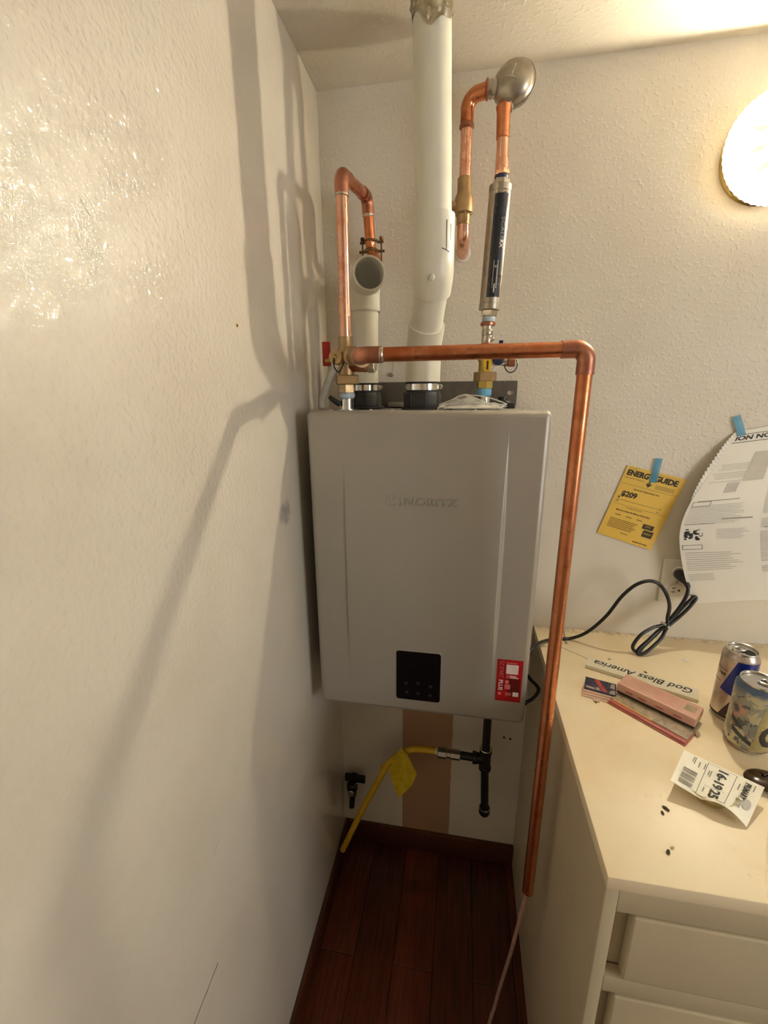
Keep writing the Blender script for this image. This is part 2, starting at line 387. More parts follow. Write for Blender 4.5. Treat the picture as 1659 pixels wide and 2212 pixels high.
def sheet(bm, fn, nu, nv, thick=0.0):
    g = [[bm.verts.new(fn(i/nu, j/nv)) for i in range(nu+1)] for j in range(nv+1)]
    for j in range(nv):
        for i in range(nu): bm.faces.new((g[j][i], g[j][i+1], g[j+1][i+1], g[j+1][i]))
    if thick:
        bmesh.ops.recalc_face_normals(bm, faces=bm.faces[:]); bmesh.ops.solidify(bm, geom=bm.faces[:], thickness=thick)
    return bm
def poly(bm, pts, depth_vec):
    """extruded polygon"""
    a = [bm.verts.new(V(p)) for p in pts]; b = [bm.verts.new(V(p)+V(depth_vec)) for p in pts]
    bm.faces.new(a); bm.faces.new(b[::-1]); n = len(a)
    for i in range(n): bm.faces.new((a[i], b[i], b[(i+1) % n], a[(i+1) % n]))
    return bm
_dg = None
def text_pts(body, w=None, h=None, bold=0.0, extrude=0.0, spacing=1.0, bevel=0.0):
    """flat mesh of lettering, lower left corner at 0,0, fitted to w x h"""
    cu = bpy.data.curves.new('lettering', 'FONT'); cu.body = body; cu.offset = bold; cu.extrude = extrude; cu.bevel_depth = bevel; cu.bevel_resolution = 1; cu.resolution_u = 3; cu.space_character = spacing
    o = bpy.data.objects.new('lettering', cu); COL.objects.link(o)
    bpy.context.view_layer.update()
    me = bpy.data.meshes.new_from_object(o.evaluated_get(bpy.context.evaluated_depsgraph_get()))
    bpy.data.objects.remove(o); bpy.data.curves.remove(cu)
    vs = [v.co.copy() for v in me.vertices]; fs = [list(p.vertices) for p in me.polygons]; bpy.data.meshes.remove(me)
    x0, x1 = min(v.x for v in vs), max(v.x for v in vs); y0, y1 = min(v.y for v in vs), max(v.y for v in vs)
    sx = w/(x1-x0) if w else None; sy = h/(y1-y0) if h else None
    sx = sx or sy; sy = sy or sx
    return [((v.x-x0)*sx, (v.y-y0)*sy, v.z) for v in vs], fs
def text(bm, body, fn, w=None, h=None, bold=0.0, extrude=0.0, cuts=0, spacing=1.0, bevel=0.0):
    """lettering mapped by fn(x, y, z) onto a real surface"""
    vs, fs = text_pts(body, w, h, bold, extrude, spacing, bevel)
    t = B(); vv = [t.verts.new(v) for v in vs]
    for f in fs:
        try: t.faces.new([vv[i] for i in f])
        except ValueError: pass
    if cuts:
        X = max(v[0] for v in vs)
        for i in range(1, cuts):
            bmesh.ops.bisect_plane(t, geom=t.verts[:]+t.edges[:]+t.faces[:], plane_co=(X*i/cuts, 0, 0), plane_no=(1, 0, 0))
    mp = {}
    for v in t.verts: mp[v] = bm.verts.new(fn(v.co.x, v.co.y, v.co.z))
    for f in t.faces:
        try: bm.faces.new([mp[v] for v in f.verts])
        except ValueError: pass
    t.free(); return bm
def quadpatch(bm, fn, x0, x1, y0, y1, nx=1, ny=1, z=0.0):
    g = [[bm.verts.new(fn(x0+(x1-x0)*i/nx, y0+(y1-y0)*j/ny, z)) for i in range(nx+1)] for j in range(ny+1)]
    for j in range(ny):
        for i in range(nx): bm.faces.new((g[j][i], g[j][i+1], g[j+1][i+1], g[j+1][i]))
    return bm
def plane_fn(o, e1, e2, off=0.0):
    o, e1, e2 = V(o), V(e1).normalized(), V(e2).normalized(); n = e1.cross(e2)
    return lambda x, y, z=0.0: o + e1*x + e2*y + n*(z+off)

# ------------------------------------------------------------------ setting
HB = 0.078; ZC = 2.0942; ZK = 0.8582; XC = 0.5486; YK = -0.6394
obj('wall_left', box(B(), -0.12, 0.0, -2.6, 0.12, 0.0, ZC), M['wall_left'], kind='structure', smooth=False)
obj('wall_back', box(B(), 0.0, 2.6, 0.0, 0.12, 0.0, ZC), M['wall_back'], kind='structure', smooth=False)
obj('wall_right', box(B(), 2.6, 2.7, -2.6, 0.12, 0.0, ZC), M['ceiling'], kind='structure', smooth=False)
obj('wall_rear', box(B(), -0.12, 2.7, -2.7, -2.6, 0.0, ZC), M['ceiling'], kind='structure', smooth=False)
obj('ceiling', box(B(), -0.12, 2.6, -2.6, 0.12, ZC, ZC+0.1), M['ceiling'], kind='structure', smooth=False)
fl = obj('floor', box(B(), -0.12, 2.6, -2.6, 0.12, -0.05, -0.004), M['base'], kind='structure', smooth=False)
pw = 0.105
plank = None
for i in range(24):
    L = [(-2.6, -1.9), (-1.9, -0.75), (-0.75, 0.0)] if i % 2 else [(-2.6, -1.4), (-1.4, -0.32), (-0.32, 0.0)]
    for (a, b) in L:
        obj('plank', box(B(), i*pw+0.0006, (i+1)*pw-0.0006, a+0.0006, b-0.0006, -0.004, random.uniform(-0.0004, 0.0004), 0.0008, 1), M['floor'], fl, smooth=False)
obj('baseboard_back', box(B(), 0.012, XC-0.001, -0.012, -0.0002, 0.001, HB, 0.002), M['base'], kind='structure')
obj('baseboard_left', box(B(), 0.0002, 0.012, -2.5, -0.0002, 0.001, HB, 0.002), M['base'], kind='structure')
# old plastic anchor left in the wall
t = thing('wall_anchor', 'small yellow plastic anchor plug sunk in the left wall', 'anchor', Xp(512, 703, 0.0))
p = Xp(512, 703, 0.0)
obj('sleeve', lathe(B(), p+V((-0.004, 0, 0)), (1, 0, 0), [(0, .003), (.0045, .003), (.0045, .0018), (.001, .0018)], 12, cap1=True), M['gold'], t)
obj('plug_hole', cyl(B(), p+V((-0.0005, 0, 0)), p+V((0.0008, 0, 0)), .0016, 10), M['dark'], t)

# ------------------------------------------------------------------ wall lamp
LX, LZ = 0.895, 1.900
t = thing('wall_lamp', 'round lit wall lamp with brass collar and cut glass shade', 'lamp', (LX, 0, LZ))
c0 = (LX, 0, LZ); dm = (0, -1, 0)
obj('base', lathe(B(), c0, dm, [(0.0, .084), (.004, .0845), (.006, .081), (.026, .079), (.028, .074)], 64), M['lamp_brass'], t)
bm = B()
for i in range(72):
    a = 2*math.pi*i/72; e = V((math.cos(a), 0, math.sin(a)))
    cyl(bm, V(c0)+V((0, -.008, 0))+e*.0802, V(c0)+V((0, -.024, 0))+e*.0795, .0016, 6)
obj('ribbed_collar', bm, M['lamp_brass'], t)
obj('rim', lathe(B(), c0, dm, [(.024, .085), (.027, .0875), (.030, .086), (.030, .08)], 64, cap0=False, cap1=False), M['lamp_brass'], t)
# cut glass shade: fluted rim, leaf facets towards the middle
bm = B(); NG = 96; rings = []
prof = [(.030, .086), (.034, .0945), (.040, .0960), (.048, .0935), (.058, .086), (.066, .076), (.073, .064), (.079, .050), (.083, .035), (.0855, .018), (.0865, .006)]
for k, (d, r) in enumerate(prof):
    ring = []
    for i in range(NG):
        a = 2*math.pi*i/NG; rr = r; dd = d
        if k in (1, 2, 3): rr = r + .0008*(1 if i % 2 else -1)
        elif 4 <= k <= 8: dd = d + .0022*math.cos(a*12 + (k % 2)*math.pi)*(1 if i % 4 < 2 else .4)
        ring.append(bm.verts.new(V((LX + rr*math.cos(a), -dd, LZ + rr*math.sin(a)))))
    rings.append(ring)
for a, b in zip(rings, rings[1:]):
    for i in range(NG): bm.faces.new((a[i], a[(i+1) % NG], b[(i+1) % NG], b[i]))
bm.faces.new(rings[-1])
obj('glass_shade', bm, M['shade'], t, smooth=False)
M['lamp_added'] = basic('lamp_added_plate', rgb(70, 64, 54), 0.8, 0, 0.05)  # dark matt colour, picked to dim the inside of the lamp
M['frost'] = basic('frosted_leaf', rgb(214, 208, 190), 0.3, 0, 0.1, 90)
for ring_, nn, r0_, r1_, w_ in ((0, 10, .020, .052, .0075), (1, 12, .044, .074, .0075)):
    for i in range(nn):
        a = 2*math.pi*(i+.5*ring_)/nn; e = V((math.cos(a), 0, math.sin(a))); f = V((-math.sin(a), 0, math.cos(a)))
        def yd(r): return -(.0882-.30*r*r*1.0-.0001-18.0*max(0, r-.02)**2*.0 - (r/.094)**2.6*.030)
        pts_ = [(r0_, 0), (r0_*.6+r1_*.4, w_), (r1_, 0), (r0_*.6+r1_*.4, -w_*.3)]
        bm = B(); c_ = V((LX, 0, LZ))
        bm.faces.new([bm.verts.new(c_+e*r+f*q+V((0, yd(r)-.0012, 0))) for r, q in pts_])
        bmesh.ops.solidify(bm, geom=bm.faces[:], thickness=.0012)
        obj('leaf_facet', bm, M['frost'], t, smooth=False)
obj('bulb', sphere(B(), (LX, -.033, LZ), .026, 1, .22, 1), M['bulb'], t)
obj('added_dark_plate', cyl(B(), (LX, -.0265, LZ), (LX, -.0278, LZ), .0795, 48), M['lamp_added'], t)  # plate added to cut the glare behind the glass shade
obj('socket', cyl(B(), (LX, -.022, LZ), (LX, -.030, LZ), .014), M['lamp_brass'], t)

# ------------------------------------------------------------------ water heater
hx0, hx1, hy, hz0, hz1 = .0324, .4964, -.2679, .7611, 1.4354
H = thing('water_heater', 'grey tankless water heater cabinet hung on the back wall', 'water heater', (.264, -.13, hz0))
obj('back_case', box(B(), hx0+.006, hx1-.006, -.215, -.022, hz0+.004, hz1-.003, .004), M['heater_case'], H)
bm = B(); box(bm, hx0, hx1, hy, -.213, hz0, hz1, .011, 4)
bmesh.ops.recalc_face_normals(bm, faces=bm.faces[:])
ff = max((f for f in bm.faces if f.normal.y < -0.99), key=lambda f: f.calc_area())
xs = [v.co.x for v in ff.verts]; zs = [v.co.z for v in ff.verts]
fx0, fx1, fz0, fz1 = min(xs), max(xs), min(zs), max(zs)
bmesh.ops.delete(bm, geom=[ff], context='FACES_ONLY')
def sm(a, b, x): x = max(0, min(1, (x-a)/(b-a))); return x*x*(3-2*x)
def press(x, z):
    tz = sm(.80, 1.02, z)*(1-sm(1.18, 1.415, z))
    y = 0
    y -= .0040*tz*sm(.1045, .1075, x)*(1-sm(.110, .170, x))
    w = .010*tz + .0008
    y -= .0060*tz*(1-sm(.4225-w*.5, .4225+w*.5, x))*sm(.35, .412, x)
    return y
gx = sorted(set([fx0, fx1] + [fx0+(fx1-fx0)*i/40 for i in range(41)] + [.1035+.0005*i for i in range(14)] + [.414+.0006*i for i in range(26)]))
gz = [fz0+(fz1-fz0)*i/60 for i in range(61)]
g = [[bm.verts.new((x, hy+press(x, z)*sm(fx0, fx0+.02, x)*(1-sm(fx1-.02, fx1, x)), z)) for x in gx] for z in gz]
for j in range(len(gz)-1):
    for i in range(len(gx)-1): bm.faces.new((g[j][i], g[j][i+1], g[j+1][i+1], g[j+1][i]))
obj('front_cover', bm, M['heater'], H, sharp=60)
fp = plane_fn((0, hy, 0), (1, 0, 0), (0, 0, 1))      # front face: x right, z up, towards camera
# embossed maker's name and mark
bm = B(); lz = 1.2495
fn = plane_fn((.2315, hy+.0002, lz+.002), (1, 0, 0), (0, 0, 1))
text(bm, 'NORITZ', lambda x, y, z=0: fn(x, y, z*.070), w=.104, h=.0155, bold=-.012, extrude=.008, bevel=.030)
obj('raised_lettering', bm, M['heater'], H, sharp=75)
bm = B()
for arc in ([(.1935, .0175), (.199, .020), (.2045, .0105)], [(.1935, .0175), (.194, .007), (.1935, .001)], [(.2115, .020), (.2085, .016), (.2045, .0105)],
            [(.199, .0045), (.2035, .0005), (.2095, .0025), (.213, .0055)], [(.2235, .0185), (.2215, .0135), (.2245, .0095), (.2235, .004), (.2175, .0005)]):
    tube(bm, spline([V((x, hy-.0003, lz+z)) for x, z in arc], 5), .0014, 8)
obj('raised_emblem', bm, M['heater'], H)
# control panel
def rrect(x0, x1, z0, z1, r, y, n=5):
    out = []
    for cx, cz, a0 in ((x1-r, z1-r, 0), (x0+r, z1-r, 90), (x0+r, z0+r, 180), (x1-r, z0+r, 270)):
        for i in range(n+1): a = math.radians(a0+90*i/n); out.append(V((cx+r*math.cos(a), y, cz+r*math.sin(a))))
    return out
cp = obj('control_panel', poly(B(), rrect(.2128, .3112, .7962, .9205, .006, hy-.0012), (0, .003, 0)), M['screen'], H, smooth=False)
a, b = rrect(.2128, .3112, .7962, .9205, .006, hy-.0012), rrect(.2115, .3125, .7948, .9215, .007, hy-.0004)
bm = B(); va = [bm.verts.new(v) for v in a]; vb = [bm.verts.new(v) for v in b]; n = len(a)
for i in range(n): bm.faces.new((va[i], va[(i+1) % n], vb[(i+1) % n], vb[i]))
obj('bezel', bm, M['heater'], cp)
for (u, v) in ((.235, .838), (.262, .841), (.290, .836), (.237, .815), (.262, .814), (.289, .812)):
    obj('touch_button', cyl(B(), (u, hy-.0011, v), (u, hy-.0016, v), .0042, 14), M['glyph'], cp)
# red label
sx0, sx1, sz0, sz1 = .4305, .4835, .8190, .9220
st = obj('label_sticker', box(B(), sx0, sx1, hy-.0006, hy+.0005, sz0, sz1), M['sticker'], H, smooth=False)
fs = plane_fn((sx0, hy-.0009, sz1), (1, 0, 0), (0, 0, -1)); fs_n = lambda x, y, z=0: V((sx0+x, hy-.0009-z, sz1-y))
bm = B(); quadpatch(bm, fs_n, .026, .050, .044, .090); obj('dark_print', bm, M['sticker_dark'], st)
bm = B(); quadpatch(bm, fs_n, .019, .044, .011, .034, z=.0001); obj('blank_panel', bm, M['pale_print'], st); bm = B(); quadpatch(bm, fs_n, .036, .048, .078, .089, z=.0001); obj('blank_panel', bm, M['pale_print'], st)
rot = lambda ox, oy: (lambda x, y, z=0: V((sx0+ox+y, hy-.0011, sz1-oy-x)))    # lettering turned a quarter clockwise
bm = B(); text(bm, 'EZ START', rot(.0055, .004), w=.040, h=.0085, bold=.006); obj('lettering', bm, M['sticker_pink'], st)
bm = B(); text(bm, 'PLUS', rot(.0050, .050), w=.026, h=.0092, bold=.03); obj('lettering', bm, M['pale_print'], st)
bm = B()
cyl(bm, fs_n(.0085, .084), fs_n(.0085, .084, .0003), .0042, 16)
for k in range(4): quadpatch(bm, fs_n, .020, .033, .080+.0022*k, .0812+.0022*k, z=.0001)
for k in range(3): quadpatch(bm, fs_n, .020, .032-.002*k, .037+.0028*k, .0386+.0028*k, z=.0001)
quadpatch(bm, fs_n, .019, .026, .050, .058, z=.0001); quadpatch(bm, fs_n, .018, .030, .060, .072, z=.0001); quadpatch(bm, fs_n, .018, .040, .006, .0085, z=.0001)
obj('small_print', bm, M['sticker_pink'], st, kind='stuff')
bm = B()
for k in range(3): quadpatch(bm, fs_n, .028, .040+.003*k, .0375+.0026*k, .039+.0026*k, z=.0002)
obj('small_print', bm, M['pale_print'], st, kind='stuff')
# wall bracket behind the top
bp = B(); xa, xb, za, zb = .085, .4600, 1.425, 1.4925
outer = [V((xb, 0, za)), V((xb, 0, zb)), V((.43, 0, zb)), V((.43, 0, za))]
hole = [V((.4455+.0075*math.cos(2*math.pi*i/16), 0, 1.4655+.006*math.sin(2*math.pi*i/16))) for i in range(16)]
yb = -.006
for s in range(16):
    p, q = hole[s], hole[(s+1) % 16]
    def edge(h):
        d = V((h.x-.4455, 0, h.z-1.4655)); k = min((xb-.4455)/abs(d.x) if abs(d.x) > 1e-5 and d.x > 0 else 9e9, (.4455-.43)/abs(d.x) if d.x < -1e-5 else 9e9, (zb-1.4655)/d.z if d.z > 1e-5 else 9e9, (1.4655-za)/-d.z if d.z < -1e-5 else 9e9)
        return V((.4455+d.x*k, 0, 1.4655+d.z*k))
    bp.faces.new([bp.verts.new(V((w.x, yb, w.z))) for w in (p, q, edge(q), edge(p))])
bmesh.ops.remove_doubles(bp, verts=bp.verts[:], dist=1e-5)
box(bp, xa, .43, yb, -.001, za, zb)
box(bp, .43, xb, yb, -.001, za, za+.004)
obj('wall_bracket', bp, M['bracket'], H, smooth=False)
obj('bracket_ledge', box(B(), .16, .235, -.05, -.006, 1.4353, 1.4455, .001), M['heater_case'], H)
# screws on the top sheet
for (x, y) in ((.075, -.235), (.155, -.225), (.20, -.232), (.36, -.235), (.45, -.23), (.135, -.10), (.31, -.19)):
    obj('screw', lathe(B(), (x, y, hz1-.001), (0, 0, 1), [(0, .0042), (.0018, .004), (.003, .0022), (.003, 0)], 12), M['chrome'], H)
# air collars
def collar(name, x, y):
    c = obj(name, lathe(B(), (x, y, hz1-.001), (0, 0, 1), [(0, .044), (.004, .044), (.005, .0375), (.014, .0385), (.016, .0375), (.027, .0385), (.033, .0365), (.035, .0345), (.051, .0345), (.0525, .0355), (.055, .0355), (.055, .0325)], 40), M['rubber'], H)
    obj('hose_clamp', lathe(B(), (x, y, hz1), (0, 0, 1), [(.038, .0347), (.038, .0356), (.050, .0356), (.050, .0347)], 40, cap0=False, cap1=False), M['chrome'], c)
    obj('clamp_screw', cyl(B(), (x+.036, y-.012, hz1+.044), (x+.036, y+.008, hz1+.044), .005, 10, .001), M['steel'], c)
    for k in range(8):
        a = 2*math.pi*(k+.3)/8
        obj('rib', cyl(B(), (x+.0378*math.cos(a), y+.0378*math.sin(a), hz1+.003), (x+.0378*math.cos(a), y+.0378*math.sin(a), hz1+.033), .0013, 8), M['rubber'], c)
    return c
IX, IY = .113, -.085
EX, EY = .2535, -.172
collar('intake_collar', IX, IY); collar('exhaust_collar', EX, EY)
obj('hot_outlet', lathe(B(), (.1045, -.22, hz1-.001), (0, 0, 1), [(0, .020), (.003, .020), (.003, .0135), (.022, .0135)], 24), M['chrome'], H)
obj('cold_inlet', lathe(B(), (.380, -.12, hz1-.001), (0, 0, 1), [(0, .019), (.003, .019), (.003, .0125), (.022, .0125)], 24), M['chrome'], H)
obj('drain_plug', tube(B(), [(.092, -.228, 1.447), (.084, -.232, 1.452), (.072, -.236, 1.462)], [.006, .0055, .004], 12), M['black_plastic'], H)
bm = B(); tube(bm, spline([(.406, -.16, 1.437), (.408, -.17, 1.446), (.418, -.175, 1.449), (.43, -.17, 1.445), (.436, -.16, 1.438)], 6), .0035, 10); box(bm, .414, .440, -.176, -.166, 1.436, 1.447, .002)
obj('cable_clip', bm, M['black_plastic'], H)
obj('cable_gland', cyl(B(), (.425, -.05, hz1-.002), (.425, -.05, hz1+.022), .010, 16, .002), M['black_plastic'], H)

# ------------------------------------------------------------------ exhaust vent of white PVC
E1 = thing('exhaust_pipe', 'tall white plastic vent pipe with offset elbows rising to the ceiling', 'pipe', (EX, EY, hz1+.05))
ux, uy = .2745, -.255
R2 = .0302; RS = .0350
A0 = V((EX, EY, hz1+.045)); A1 = V((EX+.001, EY, 1.560)); A2 = V((ux+.003, uy, 1.668)); A3 = V((ux+.002, uy, 1.757)); A4 = V((.2645, uy, ZC))
d12 = (A2-A1).normalized()
obj('lower_pipe', cyl(B(), A0, A1-V((0, 0, .030)), R2, 36), M['pvc'], E1)
pts = fillet([V((EX, EY, hz1+.053)), A1, A1+d12*.045], .05, 8)
bm = B(); tube(bm, pts, RS, 36); obj('lower_elbow', bm, M['pvc'], E1)
obj('offset_pipe', cyl(B(), A1+d12*.03, A2-d12*.02, R2, 36), M['pvc'], E1)
pts = fillet([A2-d12*.030, A2, A3], .06, 8)
ue = obj('upper_elbow', tube(B(), pts, [RS]*(len(pts)-1)+[RS], 40), M['pvc'], E1)
obj('mould_nub', sphere(B(), A2+V((0, -RS+.001, -.012)), .004, 1, .5, 1.5, 12), M['pvc'], ue)
bm = B()
for (a0, z0, a1, z1) in ((40, 1.742, 41, 1.698), (26, 1.700, 52, 1.696), (56, 1.738, 57, 1.714)):
    q = []
    for k in range(7):
        a = math.radians(-90+a0+(a1-a0)*k/6); z = z0+(z1-z0)*k/6
        q.append(V((ux+.002+(RS+.0002)*math.cos(a), uy+(RS+.0002)*math.sin(a), z)))
    tube(bm, q, .0007, 6)
obj('pen_mark', bm, M['ink'], ue)
obj('riser', cyl(B(), A3-V((0, 0, .03)), A4-V((0, 0, .0005)), R2, 40), M['pvc'], E1)
# foil tape round the top with a ragged lower edge
bm = B(); NS = 60; rows = 10; g = []
axis = (A4-A3).normalized()
for j in range(rows+1):
    row = []
    for i in range(NS):
        a = 2*math.pi*i/NS
        zl = 2.012 + .012*math.sin(a*2+1.2) + .005*math.sin(a*5+.4)
        z = zl + (ZC-.0008-zl)*j/rows
        ctr = A3 + (A4-A3)*((z-A3.z)/(A4.z-A3.z))
        r = R2+.0012+(.0016*math.sin(a*9+j*1.7)+.0012*math.sin(a*4-j*2.3)+random.uniform(-.0006, .0006))*(.4 if j == 0 else 1)+(.002*j/rows)
        row.append(bm.verts.new(V((ctr.x+r*math.cos(a), ctr.y+r*math.sin(a), z))))
    g.append(row)
for j in range(rows):
    for i in range(NS): bm.faces.new((g[j][i], g[j][(i+1) % NS], g[j+1][(i+1) % NS], g[j+1][i]))
obj('foil_tape_wrap', bm, M['foil'], E1, sharp=25)

# ------------------------------------------------------------------ air intake with open elbow
I1 = thing('intake_pipe', 'short white plastic intake pipe whose open elbow faces the room', 'pipe', (IX, IY, hz1+.05))
ez = 1.700
obj('lower_pipe', cyl(B(), (IX, IY, hz1+.045), (IX+.002, IY, 1.655), R2, 36), M['pvc'], I1)
P0 = V((IX+.002, IY, 1.640)); P1 = V((IX+.003, IY, ez)); P2 = V((.1405, -.150, ez+.001)); od = (P2-P1).normalized()
ring = fillet([P0, P1, P2], .03, 10)
obj('elbow', tube(B(), ring, .0335, 40, caps=False), M['pvc'], I1)
obj('elbow_lining', tube(B(), fillet([P0, P1, P2+od*.0002], .03, 10), .0290, 40, caps=False), M['pvc_in'], I1)
obj('elbow_mouth', lathe(B(), P2, od, [(0, .0335), (.0008, .0332), (.0012, .031), (.0008, .0292), (0, .0290)], 48, cap0=False, cap1=False), M['pvc'], I1)

# ------------------------------------------------------------------ hot side
HX, HY = .1055, -.22
HP = thing('hot_water_pipe', 'copper hot water pipe bending over from the valve to the wall', 'pipe', (HX, HY, 1.55))
RC = .0111; RJ = .0128
q0 = V((HX, HY, 1.560)); q1 = V((.1065, HY, 1.8465)); q2 = V((.1195, -.060, 1.868)); q3 = V((.126, -.060, 1.764)); q4 = V((.127, 0.0, 1.764))
d1 = (q2-q1).normalized(); d2 = (q3-q2).normalized()
obj('riser', cyl(B(), q0, q1-V((0, 0, .02)), RC, 24), M['copper'], HP)
obj('top_elbow', tube(B(), fillet([q1-V((0, 0, .034)), q1, q1+d1*.036], .016, 8), RJ, 24), M['copper_joint'], HP)
obj('solder_ring', lathe(B(), q1-V((0, 0, .036)), (0, 0, 1), [(0, RC), (.001, RJ), (.003, RJ+.0002), (.004, RJ)], 24, cap0=False, cap1=False), M['solder'], HP)
obj('cross_pipe', cyl(B(), q1+d1*.03, q2-d1*.02, RC, 24), M['copper_dull'], HP)
obj('far_elbow', tube(B(), fillet([q2-d1*.034, q2, q2+d2*.034], .016, 8), RJ, 24), M['copper_joint'], HP)
obj('solder_ring', lathe(B(), q2+d2*.034, d2, [(0, RJ), (.001, RJ+.0002), (.003, RJ), (.005, RC)], 24, cap0=False, cap1=False), M['solder'], HP)
obj('drop_pipe', tube(B(), fillet([q2+d2*.03, q3, q4], .022, 10), RC, 24), M['copper_dull'], HP)
# strap clamp round the stub
SC = thing('pipe_clamp', 'rusty two bolt pipe clamp holding the hot pipe near the wall', 'clamp', (.126, -.045, 1.76))
for k, (z, w) in enumerate(((1.785, .026), (1.767, .028))):
    bm = B(); cx = .1265
    pts = [V((cx-w, -.050, z)), V((cx-.0135, -.051, z))] + [V((cx+.0135*math.cos(a), -.056-.0135*math.sin(a), z)) for a in [math.pi*(1-i/8) for i in range(9)]] + [V((cx+.0135, -.051, z)), V((cx+w, -.050, z))]
    tube(bm, pts, .0030, 8); obj('clamp_bar', bm, M['rust'], SC)
for s in (-1, 1):
    b_ = obj('bolt', cyl(B(), (.1265+s*.021, -.050, 1.742), (.1265+s*.021, -.050, 1.796), .0017, 10), M['rust'], SC)
    hexb = B(); hexa(hexb, (.1265+s*.021, -.050, 1.789), (.1265+s*.021, -.050, 1.795), .0048); obj('bolt_head', hexb, M['rust'], b_)

HV = thing('hot_shutoff_valve', 'brass hot water valve with red lever and capped drain port', 'valve', (HX, HY, 1.455))
obj('nipple', cyl(B(), (HX, HY, hz1+.004), (HX, HY, 1.462), .0122, 20), M['steel'], HV)
obj('thread_tape', lathe(B(), (HX, HY, 1.458), (0, 0, 1), [(0, .0130), (.002, .0150), (.008, .0155), (.011, .0140)], 24), M['teflon_pale'], HV)
bm = B(); hexa(bm, (HX, HY, 1.468), (HX, HY, 1.486), .0165, .1); obj('bushing', bm, M['brass'], HV, sharp=20)
bm = B(); hexa(bm, (HX+.001, HY, 1.485), (HX+.001, HY, 1.503), .0245, .45); obj('union_nut', bm, M['brass'], HV, sharp=20)
bm = B()
lathe(bm, (HX, HY, 1.502), (0, 0, 1), [(0, .0155), (.022, .0155), (.028, .0175), (.046, .0175), (.052, .0150), (.055, .0138), (.072, .0138), (.0725, .0120)], 28)
obj('body', bm, M['brass'], HV)
r0 = V((HX+.004, HY-.006, 1.540)); r1 = V((.1640, -.335, 1.5275)); dd = (r1-r0).normalized(); L = (r1-r0).length
obj('relief_port', lathe(B(), r0, dd, [(0, .0130), (.030, .0135), (.034, .0175), (.052, .0175), (.056, .0145), (L-.020, .0145), (L-.018, .0165), (L, .0165)], 28), M['brass'], HV)
bm = B(); hexa(bm, (HX+.010, HY-.004, 1.520), (HX+.046, HY-.012, 1.518), .0110); obj('union_stub', bm, M['copper_joint'], HV, sharp=20)
bm = B(); hexa(bm, (HX+.046, HY-.012, 1.518), (HX+.062, HY-.014, 1.518), .0120); obj('chrome_nut', bm, M['chrome'], HV, sharp=20)
p0 = V((HX-.004, HY-.004, 1.533)); p1 = Yp(727, 772, -.262); dc = (p1-p0).normalized()
obj('drain_port', cyl(B(), p0, p1-dc*.004, .0105, 20), M['brass'], HV)
cap = obj('drain_cap', lathe(B(), p1-dc*.006, dc, [(0, .0130), (.001, .0137), (.011, .0137), (.0125, .0125), (.0125, 0)], 28), M['brass'], HV)
obj('cap_stud', cyl(B(), p1+dc*.006, p1+dc*.0095, .0028, 12), M['brass_yellow'], cap)
cl = spline([p1+dc*.007+V((0, 0, .004)), p1+dc*.008+V((-.003, -.001, -.006)), p1+dc*.006+V((-.002, 0, -.020)), p1+V((.004, 0, -.0265)), p1+V((.009, .002, -.018)), p1-dc*.004+V((.013, 0, -.008)), p1-dc*.005+V((.0135, 0, .002))], 8)
obj('cap_tether', tube(B(), cl, .0013, 8), M['black_plastic'], cap)
hdl = obj('lever', box(B(), Yp(697, 765, -.186).x, Yp(714, 765, -.186).x, -.190, -.182, Yp(705, 791, -.186).z, Yp(705, 738, -.186).z, .002), M['red'], HV)
obj('lever_stem', cyl(B(), (HX-.015, -.212, 1.535), (Yp(706, 770, -.186).x, -.188, 1.533), .0050, 14), M['brass_yellow'], HV)

# white vinyl hose behind the valve
pts = spline([Yp(724, 788, -.11), Yp(713, 812, -.10), Yp(704, 838, -.09), Yp(697, 862, -.085), V(Yp(695, 874, -.085)[:2]+(hz1,)) if False else V((Yp(695, 872, -.085).x, -.085, hz1-.0005))], 6)
obj('white_hose', tube(B(), pts, .0078, 16), M['white_hose'], label='short white vinyl hose sloping up behind the red lever valve', cat='hose', own=True)

# ------------------------------------------------------------------ relief drain line (copper)
DY = -.392
DR = thing('drain_pipe', 'copper drain pipe crossing before the heater and dropping beside the counter', 'pipe', (.5115, DY, .45))
e0 = V((.168, DY, 1.5270)); e1 = V((.5115, DY, 1.5285)); ez_ = .452
dx = (e1-e0).normalized()
obj('near_elbow', tube(B(), fillet([r1-dd*.004, V((.1700, DY, 1.5270)), e0+dx*.040], .022, 10), RJ, 24), M['copper_joint'], DR)
obj('solder_ring', lathe(B(), e0+dx*.038, dx, [(0, RJ), (.001, RJ+.0003), (.004, RJ), (.006, RC)], 24, cap0=False, cap1=False), M['solder'], DR)
obj('cross_pipe', cyl(B(), e0+dx*.03, e1-dx*.02, RC, 24), M['copper_dull'], DR)
obj('far_elbow', tube(B(), fillet([e1-dx*.036, e1, e1-V((0, 0, .036))], .017, 10), RJ, 24), M['copper_joint'], DR)
obj('drop_pipe', lathe(B(), (e1.x, DY, ez_), (0, 0, 1), [(0.004, RC-.0012), (0, RC-.0012), (0, RC), (e1.z-ez_-.025, RC)], 24, cap0=True), M['copper_dull'], DR)
obj('drain_hose', tube(B(), spline([(e1.x-.002, DY, ez_+.006), (e1.x-.004, DY+.002, ez_-.03), (.494, DY+.012, .25), (.478, DY+.02, .10), (.468, DY+.018, .020), (.462, DY+.010, .0048), (.450, DY-.02, .0046)], 8), .0042, 10), M['pale_hose'], label='thin pale hose hanging from the open foot of the copper drain pipe', cat='hose', own=True)

